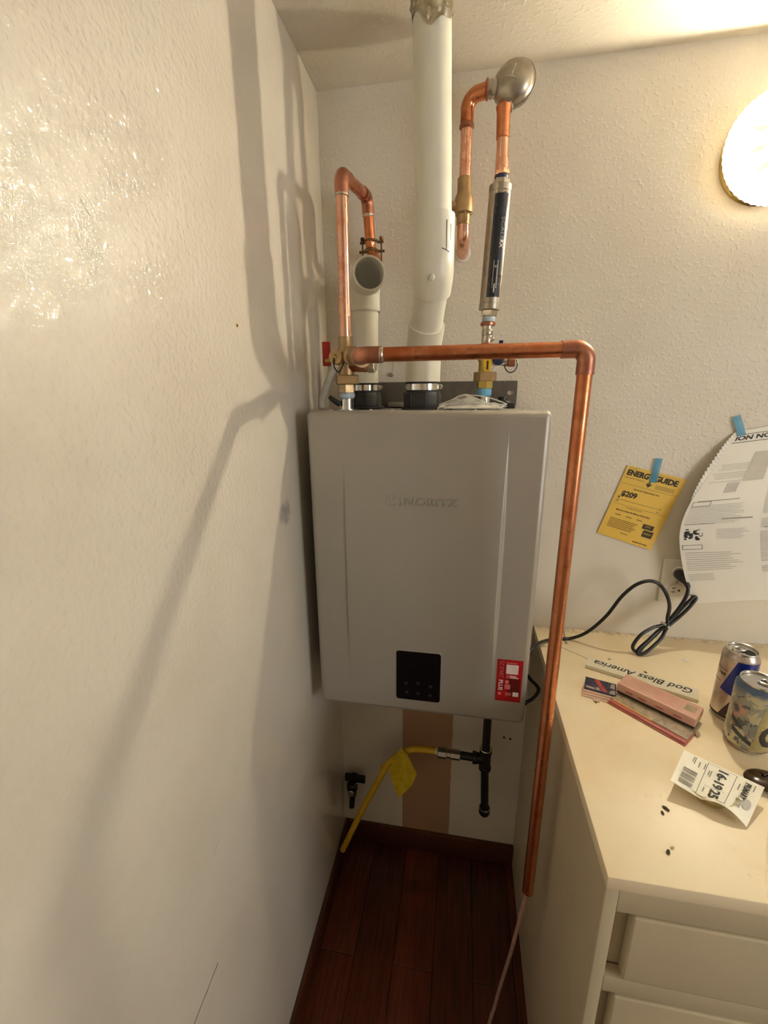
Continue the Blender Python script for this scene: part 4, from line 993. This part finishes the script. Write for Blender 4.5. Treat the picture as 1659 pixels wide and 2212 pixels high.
cordp = [plugp+V((.006, -.030, -.012)), yp(1484, 1263, -.050), yp(1486, 1275, -.054), yp(1480, 1293, -.058), yp(1465, 1316, -.062), yp(1448, 1337, -.066), tie+V((.002, .003, 0)),
         yp(1415, 1372, -.080), yp(1392, 1394, -.092), yp(1379, 1407, -.098), yp(1369, 1404, -.100), yp(1368, 1393, -.098), yp(1385, 1371, -.090), yp(1412, 1355, -.078), tie+V((-.003, -.002, .002)),
         yp(1455, 1333, -.064), yp(1476, 1311, -.058), yp(1494, 1294, -.052), yp(1500, 1289, -.049), yp(1503, 1294, -.050), yp(1488, 1313, -.057), yp(1466, 1334, -.064), tie+V((.004, -.004, -.003)),
         yp(1429, 1378, -.084), yp(1409, 1398, -.096), yp(1392, 1411, -.1035), yp(1378, 1412, -.1045), yp(1380, 1402, -.1005), yp(1402, 1382, -.090), yp(1422, 1363, -.078), tie+V((0, -.007, .002)),
         yp(1442, 1334, -.072), yp(1446, 1314, -.076), yp(1444, 1296, -.080), yp(1436, 1277, -.082), yp(1424, 1262, -.084), yp(1406, 1255, -.085), yp(1386, 1258, -.085), yp(1365, 1269, -.085), yp(1340, 1292, -.084), yp(1312, 1328, -.080), yp(1283, 1355, -.074), yp(1258, 1371, -.068)]
e_ = Zp(1232, 1379, zk2); cordp += [e_, Zp(1205, 1380, zk2), Zp(1182, 1383, zk2+.001), yp(1165, 1389, -.112), yp(1152, 1400, -.140), yp(1138, 1420, -.160), yp(1132, 1445, -.165), yp(1145, 1466, -.168), yp(1160, 1482, -.170), yp(1163, 1492, -.170), yp(1154, 1506, -.168), yp(1141, 1515, -.166), yp(1125, 1519, -.160), V((.5035, -.13, .800))]
obj('cord', tube(B(), spline(cordp, 7), .0040, 12), M['cord'], PC)
bm = B(); tube(bm, [plugp+V((0, .0015, 0)), plugp+V((0, -.006, 0)), plugp+V((.001, -.020, -.002)), plugp+V((.005, -.029, -.010)), plugp+V((.008, -.033, -.020))], [.0125, .0135, .0115, .0075, .0048], 16)
obj('plug', bm, M['black_plastic'], PC)
bm = B(); td = (yp(1449, 1335, -.066)-yp(1422, 1366, -.078)).normalized()
lathe(bm, tie-td*.003, td, [(0, .0098), (.001, .0106), (.005, .0106), (.006, .0098)], 18, cap0=False, cap1=False); obj('cord_tie', bm, M['grey_ink'], PC)

# ------------------------------------------------------------------ counter
x9 = 1.50
CB = thing('base_cabinet', 'cream painted base cabinet with drawers on the right', 'cabinet', ((XC+x9)/2, YK/2, 0))
obj('side_panel', box(B(), XC, XC+.014, YK+.004, -.001, .001, ZK-.021), M['cabinet'], CB, smooth=False)
obj('back_panel', box(B(), XC+.014, x9, -.010, -.001, .001, ZK-.021), M['cabinet_in'], CB, smooth=False)
obj('end_panel', box(B(), x9-.014, x9, YK+.004, -.001, .001, ZK-.021), M['cabinet'], CB, smooth=False)
obj('stile', box(B(), XC, .5655, YK, YK+.018, .001, ZK-.021, .0015), M['cabinet'], CB)
obj('top_rail', box(B(), .5655, x9, YK, YK+.018, .7985, ZK-.021, .0012), M['cabinet'], CB)
obj('middle_rail', box(B(), .5655, x9, YK, YK+.018, .641, .671, .0012), M['cabinet'], CB)
obj('lower_rail', box(B(), .5655, x9, YK, YK+.018, .38, .41, .0012), M['cabinet'], CB)
obj('bottom_rail', box(B(), .5655, x9, YK, YK+.018, .001, .09, .0012), M['cabinet'], CB)
obj('recess_back', box(B(), .5655, x9-.014, YK+.020, YK+.024, .09, ZK-.03), M['cabinet'], CB, smooth=False)
for i, (za, zb) in enumerate(((.6755, .7965), (.4155, .6385), (.095, .3775))):
    dx0 = .5875 if i == 0 else .582
    obj('drawer_front', box(B(), dx0, .98, YK-.003, YK+.015, za, zb, .003, 3), M['cabinet'], CB)
    obj('drawer_front', box(B(), .99, 1.46, YK-.003, YK+.015, za, zb, .003, 3), M['cabinet'], CB)
obj('worktop', box(B(), XC-.0005, x9, YK-.0008, -.0006, ZK-.021, ZK, .0016, 2), M['counter'], label='cream laminate worktop with dust and crumbs on it', cat='worktop')

# ------------------------------------------------------------------ things on the counter
def drink_can(name, label, cx, cy, r, h, mat, neck=.8):
    t = thing(name, label, 'can', (cx, cy, ZK))
    z0 = ZK+.0004
    body = obj('body', lathe(B(), (cx, cy, z0), (0, 0, 1), [(.004, 0.0), (.004, r*.72), (.0006, r*.78), (.002, r*.86), (.010, r*.985), (.013, r), (h-.016, r), (h-.011, r*.985), (h-.004, r*(neck+.05)), (h-.003, r*(neck+.04))], 56, cap0=False, cap1=False), mat, t)
    rt = r*(neck+.05)
    obj('base_rim', lathe(B(), (cx, cy, z0), (0, 0, 1), [(.0005, r*.79), (.003, r*.89), (.0085, r*.982)], 56, cap0=False, cap1=False), M['aluminium'], t)
    obj('lid', lathe(B(), (cx, cy, z0+h), (0, 0, 1), [(-.0045, rt-.0004), (-.0008, rt+.0006), (.0002, rt), (-.0004, rt-.0012), (-.0055, rt-.0025), (-.0062, rt-.004), (-.0035, rt-.0048), (-.0035, 0)], 56, cap0=False, cap1=False), M['aluminium'], t)
    return t, z0+h-.0035
# slim tall can
c1x, c1y, c1r, c1h = .8665, -.288, .0287, .1465
C1, lz_ = drink_can('slim_drink_can', 'tall slim opened drink can, silver and blue, at the back', c1x, c1y, c1r, c1h, M['slim_can'])
def on_can(cx, cy, r): return lambda a, z, off=0.0: V((cx+(r+.0002+off)*math.sin(a), cy-(r+.0002+off)*math.cos(a), ZK+z))
oc = on_can(c1x, c1y, c1r)
def canpatch(fn, quad, n=10, m=8, off=0.0):
    """quad: (angle, height) corners lower-left, lower-right, upper-right, upper-left"""
    bm = B(); q = [V((a, b, 0)) for a, b in quad]
    return sheet(bm, lambda s, w: (lambda p: fn(p.x, p.y, off))((q[0]*(1-s)+q[1]*s)*(1-w)+(q[3]*(1-s)+q[2]*s)*w), n, m)
rad = math.radians
obj('blue_panel', canpatch(oc, ((rad(-74), .066), (rad(60), .046), (rad(95), .1318), (rad(-36), .1318)), 16, 10, .0001), M['can_blue'], C1)
nk = lambda a, z, off=0: V((c1x+(c1r*.995-(z-.1318)*.36)*math.sin(a), c1y-(c1r*.995-(z-.1318)*.36)*math.cos(a), ZK+z))
obj('blue_shoulder', canpatch(nk, ((rad(-36), .1316), (rad(95), .1316), (rad(95), .1405), (rad(-33), .1405)), 16, 3), M['can_blue'], C1)
obj('violet_wedge', canpatch(oc, ((rad(-62), .014), (rad(-38), .014), (rad(-24), .046), (rad(-34), .048)), 8, 6, .0001), M['can_violet'], C1)  # dark violet wedge low on the can
obj('base_band', canpatch(oc, ((rad(-110), .0105), (rad(90), .0105), (rad(90), .0145), (rad(-110), .0145)), 30, 1, .0001), M['ink'], C1)
bm = B(); text(bm, '160', lambda x, y, z=0: oc(rad(-91)+x/c1r, .094+y, .0003), w=.0135, h=.0065, bold=.02, cuts=5)
obj('lettering', bm, M['ink'], C1)
for (z_, a0, a1) in ((.1055, -112, -58), (.0800, -115, -76)): obj('print_line', canpatch(oc, ((rad(a0), z_), (rad(a1), z_), (rad(a1), z_+.0012), (rad(a0), z_+.0012)), 10, 1, .0002), M['ink'], C1)
obj('mouth_opening', cyl(B(), (c1x+.008, c1y-.006, lz_+.0001), (c1x+.008, c1y-.006, lz_+.0005), .0095, 20), M['dark'], C1)
bm = B(); ring = [V((c1x-.004+.011*math.cos(a), c1y+.002+.0065*math.sin(a), lz_+.0022)) for a in [2*math.pi*i/20 for i in range(21)]]; tube(bm, ring, .0013, 6); box(bm, c1x-.003, c1x+.006, c1y-.003, c1y+.006, lz_+.0005, lz_+.0022, .0006)
obj('pull_tab', bm, M['aluminium'], C1)
# camouflage beer can
c2x, c2y, c2r, c2h = .8580, -.3610, .0331, .1310
C2, lz2 = drink_can('beer_can', 'short wide can in camouflage print with large black lettering', c2x, c2y, c2r, c2h, M['camo'])
oc2 = on_can(c2x, c2y, c2r)
obj('shaded_side', canpatch(oc2, ((rad(-24), .012), (rad(70), .012), (rad(70), .100), (rad(-8), .100)), 16, 8, .0001), M['khaki'], C2)  # shaded side of the can, put in as a khaki patch
bm = B(); text(bm, 'C', lambda x, y, z=0: oc2(rad(-8)+x/c2r, .022+y, .0004), w=.030, h=.043, bold=.06, cuts=10); obj('lettering', bm, M['ink'], C2)
bm = B(); text(bm, 'V', lambda x, y, z=0: oc2(rad(2)+x/c2r, .072+y, .0004), w=.028, h=.034, bold=.06, cuts=10); obj('lettering', bm, M['ink'], C2)
for (a0, z0_, a1, z1_, w_) in ((-75, .036, -22, .020, .008), (-84, .056, -52, .044, .008)):
    obj('slate_band', canpatch(oc2, ((rad(a0), z0_), (rad(a1), z1_), (rad(a1), z1_+w_), (rad(a0), z0_+w_)), 14, 2, .0002), M['band'], C2)
bm = B(); tt = V((c2x+.010, c2y-.002, lz2+.002))
ring = [tt+V((.013*math.cos(a), .008*math.sin(a), 0)) for a in [2*math.pi*i/24 for i in range(25)]]; tube(bm, ring, .0022, 8); box(bm, tt.x-.002, tt.x+.002, tt.y-.007, tt.y+.007, tt.z-.001, tt.z+.001)
obj('pull_tab', bm, M['aluminium'], C2)

# upside-down lettered board
zs_ = ZK+.0085
b0, b1, b2 = Zp(1272, 1417, zs_), Zp(1509, 1488, zs_), Zp(1268, 1439, zs_)
be1 = (b1-b0); bl = be1.length; be1.normalize(); be2 = V((be1.y, -be1.x, 0)); bw = .040
SG = thing('wooden_sign', 'narrow white sign board with black script, lying upside down behind the pink box', 'sign', (b0+be1*bl/2+be2*bw/2)*1.0-V((0, 0, .008)))
obj('board', obox(B(), V((b0.x, b0.y, ZK+.0003)), be1, be2, V((0, 0, 1)), bl, bw, .0080, .0006), M['sign'], SG)
up_ = -be1
bm = B(); text(bm, 'God Bless America', lambda x, y, z=0: V((b0.x, b0.y, ZK+.0086)) + be1*(bl-.008-x-.32*y) + be2*(.008+y), w=bl-.024, h=.020, bold=.012)
obj('lettering', bm, M['ink'], SG)
# pink stack
def rect_on(z, c00, c10, c01):
    """rectangle from pixel corners on height z: origin, e1, e2, lengths"""
    o_ = Zp(*c00, z); a_ = Zp(*c10, z)-o_; b_ = Zp(*c01, z)-o_; e1_ = a_.normalized(); e2_ = V((-e1_.y, e1_.x, 0))
    return o_, e1_, e2_, a_.length, abs(b_.dot(e2_))
zt = ZK+.0072
o1, t1, t2, tl, tw = rect_on(zt, (1312, 1512), (1481, 1606), (1352, 1470))
TR_ = thing('blister_tray', 'dusty clear plastic tray with a rose edge under the pink box', 'tray', V((o1.x, o1.y, ZK))+t1*tl/2)
tw = .047; og = V((o1.x, o1.y, ZK+.0004))
obj('base_card', obox(B(), og, t1, t2, V((0, 0, 1)), tl, tw, .0030, .0005), M['rose'], TR_)
obj('clear_cover', obox(B(), og+V((0, 0, .0031))+t1*.002+t2*.0125, t1, t2, V((0, 0, 1)), tl-.004, tw-.015, .0036, .0010), M['dusty'], TR_)
obj('rose_strip', obox(B(), og+V((0, 0, .0031))+t1*.002+t2*.0015, t1, t2, V((0, 0, 1)), tl-.004, .0105, .0032, .0014), M['rose'], TR_)
obj('gold_line', obox(B(), og+V((0, 0, .0062))+t1*.006+t2*.0100, t1, t2, V((0, 0, 1)), tl*.52, .0030, .0008), M['gold'], TR_, smooth=False)
zb0 = ZK+.0076; zb1 = zb0+.0225
o2, f1, f2, bl2, bw2 = rect_on(zb1, (1334, 1475), (1504, 1555), (1358, 1447))
PB = thing('cosmetic_box', 'long pink cardboard box lying on the dusty tray', 'box', V((o2.x, o2.y, zb0))+f1*bl2/2)
bw2 = .046; ob = V((o2.x, o2.y, zb0))
obj('carton', obox(B(), ob+V((0, 0, .0055)), f1, f2, V((0, 0, 1)), bl2, bw2, .0170, .0006), M['blush'], PB)
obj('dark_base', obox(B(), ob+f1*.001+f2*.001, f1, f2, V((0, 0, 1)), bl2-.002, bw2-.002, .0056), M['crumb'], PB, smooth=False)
pf = lambda x, y, z=0: V((o2.x, o2.y, zb1+.0003+z)) + f1*x + f2*y
bm = B()
for k in range(5): quadpatch(bm, pf, .006+.002*k, bl2*.40, .008+.007*k, .0095+.007*k)
for k in range(8): quadpatch(bm, pf, bl2*.44, bl2*.74-.004*(k % 3), .007+.0044*k, .0082+.0044*k)
quadpatch(bm, pf, bl2*.42, bl2*.424, .003, bw2-.003); quadpatch(bm, pf, bl2*.775, bl2*.779, .003, bw2-.003)
obj('small_print', bm, M['blush_dark'], PB, kind='stuff')
bm = B(); quadpatch(bm, pf, bl2*.82, bl2*.95, .016, .036); obj('window', bm, M['dusty'], PB)
ff_ = lambda x, y, z=0: V((o2.x, o2.y, zb0)) + f1*x - f2*.0003 + V((0, 0, y))
bm = B()
for (a_, b_) in ((.12, .22), (.30, .40), (.52, .62), (.74, .84)): quadpatch(bm, ff_, bl2*a_, bl2*b_, .010, .013)
obj('side_print', bm, M['rose'], PB, kind='stuff')
bm = B(); text(bm, 'SHEER', lambda x, y, z=0: ff_(bl2*.38+x, .0012+y)+f2*.001, w=.010, h=.0028) if False else None
bm.free() if bm else None
# plain badge (dark, red and silver) and the pinkish cards below it
zc1 = ZK+.0075
m0, m1, m2 = Zp(1262, 1486, zc1), Zp(1331, 1505, zc1), Zp(1266, 1462, zc1)
mu = (m1-m0); ml = mu.length; mu.normalize(); mv = V((-mu.y, mu.x, 0)); mw = .042
for k in range(3):
    h0 = ZK+.0003+k*.0018
    obj('card_strip', obox(B(), V((m0.x, m0.y, h0))-mv*(.0190-.0065*k)-mu*(.004-.0015*k)+mu*0, mu, mv, V((0, 0, 1)), ml+.006-.004*k, .030, .0016, .0004), M['pinkgrey'], own=True,
        label=['lowest of the three pinkish card strips left of the pink box', 'middle of the three pinkish card strips left of the pink box', 'topmost of the three pinkish card strips, right under the dark badge'][k], cat='card', group='pinkish card strips')
obj('card_tab', obox(B(), V((m0.x, m0.y, ZK+.0003))-mv*.0258+mu*.019, mu, mv, V((0, 0, 1)), .012, .0066, .0030, .0004), M['pinkgrey'], label='small pinkish card tab jutting from the front of the card strips', cat='card', own=True)
BD = thing('badge', 'glossy dark badge with red stripe and silver patches by the pink box', 'badge', V((m0.x, m0.y, ZK+.0058))+mu*ml/2)
obz = V((m0.x, m0.y, ZK+.0058))
obj('plate', obox(B(), obz, mu, mv, V((0, 0, 1)), ml, mw, .0030, .0008), M['navy'], BD)
bf = lambda x, y, z=0: obz + mu*x + mv*y + V((0, 0, .0032+z))
bm = B(); bm.faces.new([bm.verts.new(bf(*c)) for c in ((.034, .004), (.044, .004), (.034, .024), (.026, mw-.002), (.016, mw-.002), (.024, .022))]); obj('red_stripe', bm, M['redp'], BD, smooth=False)
bm = B()
for q in (((.003, .003), (.020, .002), (.018, .009), (.004, .010)), ((.022, .003), (.032, .003), (.026, .014), (.021, .010)), ((.046, .002), (ml-.002, .002), (ml-.002, .016), (.050, .014))): bm.faces.new([bm.verts.new(bf(*c)) for c in q])
obj('silver_patch', bm, M['silver'], BD, smooth=False)
bm = B(); bm.faces.new([bm.verts.new(bf(*c)) for c in ((.048, .022), (ml-.003, .020), (ml-.003, mw-.004), (.050, mw-.006))]); obj('silver_patch', bm, M['silver'], BD, smooth=False)
# white label lid on a little plastic cup
LF, LN, RF_, RN = Zp(1478, 1620, ZK+.030), Zp(1448, 1686, ZK+.027), Zp(1652, 1701, ZK+.027), Zp(1613, 1787, ZK+.0035)
LDL = (RF_-LF).length; LDW = (LN-LF).length
def ld(x, y, z=0.0):
    s, w = x/LDL, y/LDW
    p = (LF*(1-s)+RF_*s)*(1-w) + (LN*(1-s)+RN*s)*w
    k = max(0, s-.42)/.58; bend = .012*math.sin(math.pi*k)*w*w if s > .42 else 0
    return p + V((0, 0, bend+.0006+z))
cpx = Zp(1531, 1722, ZK)
LC = thing('portion_cup', 'little clear amber plastic cup under a peeled white printed lid', 'cup', (cpx.x, cpx.y, ZK))
obj('cup', lathe(B(), (cpx.x, cpx.y, ZK+.0004), (0, 0, 1), [(0, 0), (0, .020), (.002, .022), (.018, .029), (.020, .032), (.0205, .034), (.0212, .034)], 40, cap0=False, cap1=False), M['amber'], LC)
lidm = obj('lid_label', sheet(B(), lambda s, w: ld(s*LDL, w*LDW, -.0005), 24, 14, .0004), M['cream_label'], LC)
def lt(ox, oy): return lambda x, y, z=0: ld(ox+y, oy+x, .0003)       # reads towards the room, tops to the right
W_ = LDW
bm = B(); fl_ = lambda x, y, z=0.0: ld(x*LDL, y*LDW, .0003)
for k in range(15):
    if k in (4, 10): continue
    a_ = .46+k*.030; quadpatch(bm, fl_, .085, .265, a_, a_+(.018 if k % 3 else .024), 4)
obj('barcode', bm, M['mid_ink'], lidm, kind='stuff')
bm = B()
L0, L1, W0, W1 = .330, .690, .05, .95
for (x0, x1, y0, y1) in ((L0, L1, W0, W0+.005), (L0, L0+.006, W0, W1), (L1-.006, L1, W0, W1), (L0, L0+.14, W1-.010, W1), (L1-.10, L1, W1-.010, W1), (L0+.06, L1-.05, .64, .646)): quadpatch(bm, fl_, x0, x1, y0, y1, 8, 8)
obj('printed_frame', bm, M['ink'], lidm, kind='stuff')
for body, x0, y0, w_, h_, b_ in (('16-19', .470, .10, .52, .130, .035), ('25', .470, .67, .24, .130, .035), ('PRIMARY', .800, .10, .44, .075, .04)):
    bm = B(); text(bm, body, lt(x0*LDL, y0*LDW), w=w_*LDW, h=h_*LDL, bold=b_, cuts=5); obj('lettering', bm, M['ink'], lidm)
bm = B(); text(bm, 'BITE', lt(.775*LDL, .58*LDW), w=.22*LDW, h=.070*LDL, bold=.01, cuts=3); obj('lettering', bm, M['mid_ink'], lidm)
bm = B()
for (x_, a_, b_) in ((.150, .06, .22), (.172, .06, .26), (.235, .14, .30), (.305, .12, .28), (.400, .22, .40), (.375, .24, .36), (.390, .70, .82), (.745, .20, .38), (.905, .08, .24)): quadpatch(bm, fl_, x_, x_+.014, a_, b_, 1, 4)
obj('small_print', bm, M['mid_ink'], lidm, kind='stuff')
bm = B(); bm.faces.new([bm.verts.new(fl_(.905+.050*math.cos(a), .60+.13*math.sin(a))) for a in [2*math.pi*i/20 for i in range(20)]])
obj('grey_spot', bm, M['grey_ink'], lidm)
# dark brown glossy item at the edge of the frame
bc = Zp(1648, 1690, ZK+.010)
BO = thing('plastic_clip', 'glossy dark brown plastic clip with black arm beside the white lid', 'clip', (bc.x, bc.y, ZK))
obj('shell', sphere(B(), bc+V((0.006, .004, 0)), .024, 1.25, .9, .40, 24), M['brown'], BO)
bm = B(); tube(bm, spline([bc+V((.000, .004, .011)), bc+V((.012, .008, .012)), bc+V((.026, .006, .010))], 6), .0022, 8); obj('ridge', bm, M['brown'], BO)
bm = B(); tube(bm, spline([bc+V((.022, -.004, -.003)), bc+V((.026, -.026, -.004)), bc+V((.030, -.050, -.005)), bc+V((.046, -.075, -.005))], 6), [.0052]*19, 10); obj('arm', bm, M['black_plastic'], BO)
# small litter
p_ = Zp(1482, 1428, ZK); obj('plastic_scrap', sphere(B(), V((p_.x, p_.y, ZK+.003)), .006, 1.5, 1, .45, 12), M['clear'], label='small crumpled scrap of clear plastic near the wall on the worktop', cat='scrap', own=True)
a_, b_ = Zp(1217, 1358, ZK+.0014), Zp(1223, 1388, ZK+.0018)
NL = thing('screw_nail', 'thin steel nail lying under the power cord on the worktop', 'nail', (b_.x, b_.y, ZK))
obj('shank', cyl(B(), (a_.x, min(a_.y, -.006), ZK+.0014), b_, .0012, 10), M['steel'], NL); obj('head', cyl(B(), b_, b_+(b_-a_).normalized()*.004, .0035, 12), M['steel'], NL)
for (u, v, s_, m_, lb) in ((1438, 1748, .0042, 'crumb', 'dark flake nearest the peeled white lid on the worktop'), (1431, 1757, .0028, 'crumb', 'small dark flake below the larger one near the lid'), (1443, 1842, .0034, 'crumb', 'dark flake near the front edge of the worktop'), (1452, 1832, .0026, 'crumb2', 'pale crumb beside the dark flake near the worktop front edge'), (1394, 1453, .0030, 'crumb', 'tiny dark chip lying on the white sign board'), (1287, 1518, .0020, 'crumb', 'tiny dark chip in front of the pinkish card strips'), (1316, 1424, .0026, 'crumb2', 'pale crumb behind the left end of the sign board'), (1506, 1588, .0060, 'dusty', 'clump of grey dust at the right end of the pink box')):
    zz = ZK + (.0085 if v == 1453 else .0002); p_ = Zp(u, v, zz); bm = B()
    bmesh.ops.create_icosphere(bm, subdivisions=2, radius=s_, matrix=Matrix.Translation((p_.x, p_.y, zz+s_*.35)) @ Matrix.Rotation(u, 4, 'Z') @ Matrix.Diagonal((1.3, .7, .38, 1)))
    for v_ in bm.verts: v_.co.x += random.uniform(-.18, .18)*s_; v_.co.y += random.uniform(-.18, .18)*s_
    obj('flake' if m_ != 'dusty' else 'dust_clump', bm, M[m_], label=lb, cat='flake' if m_ != 'dusty' else 'dust', own=True)
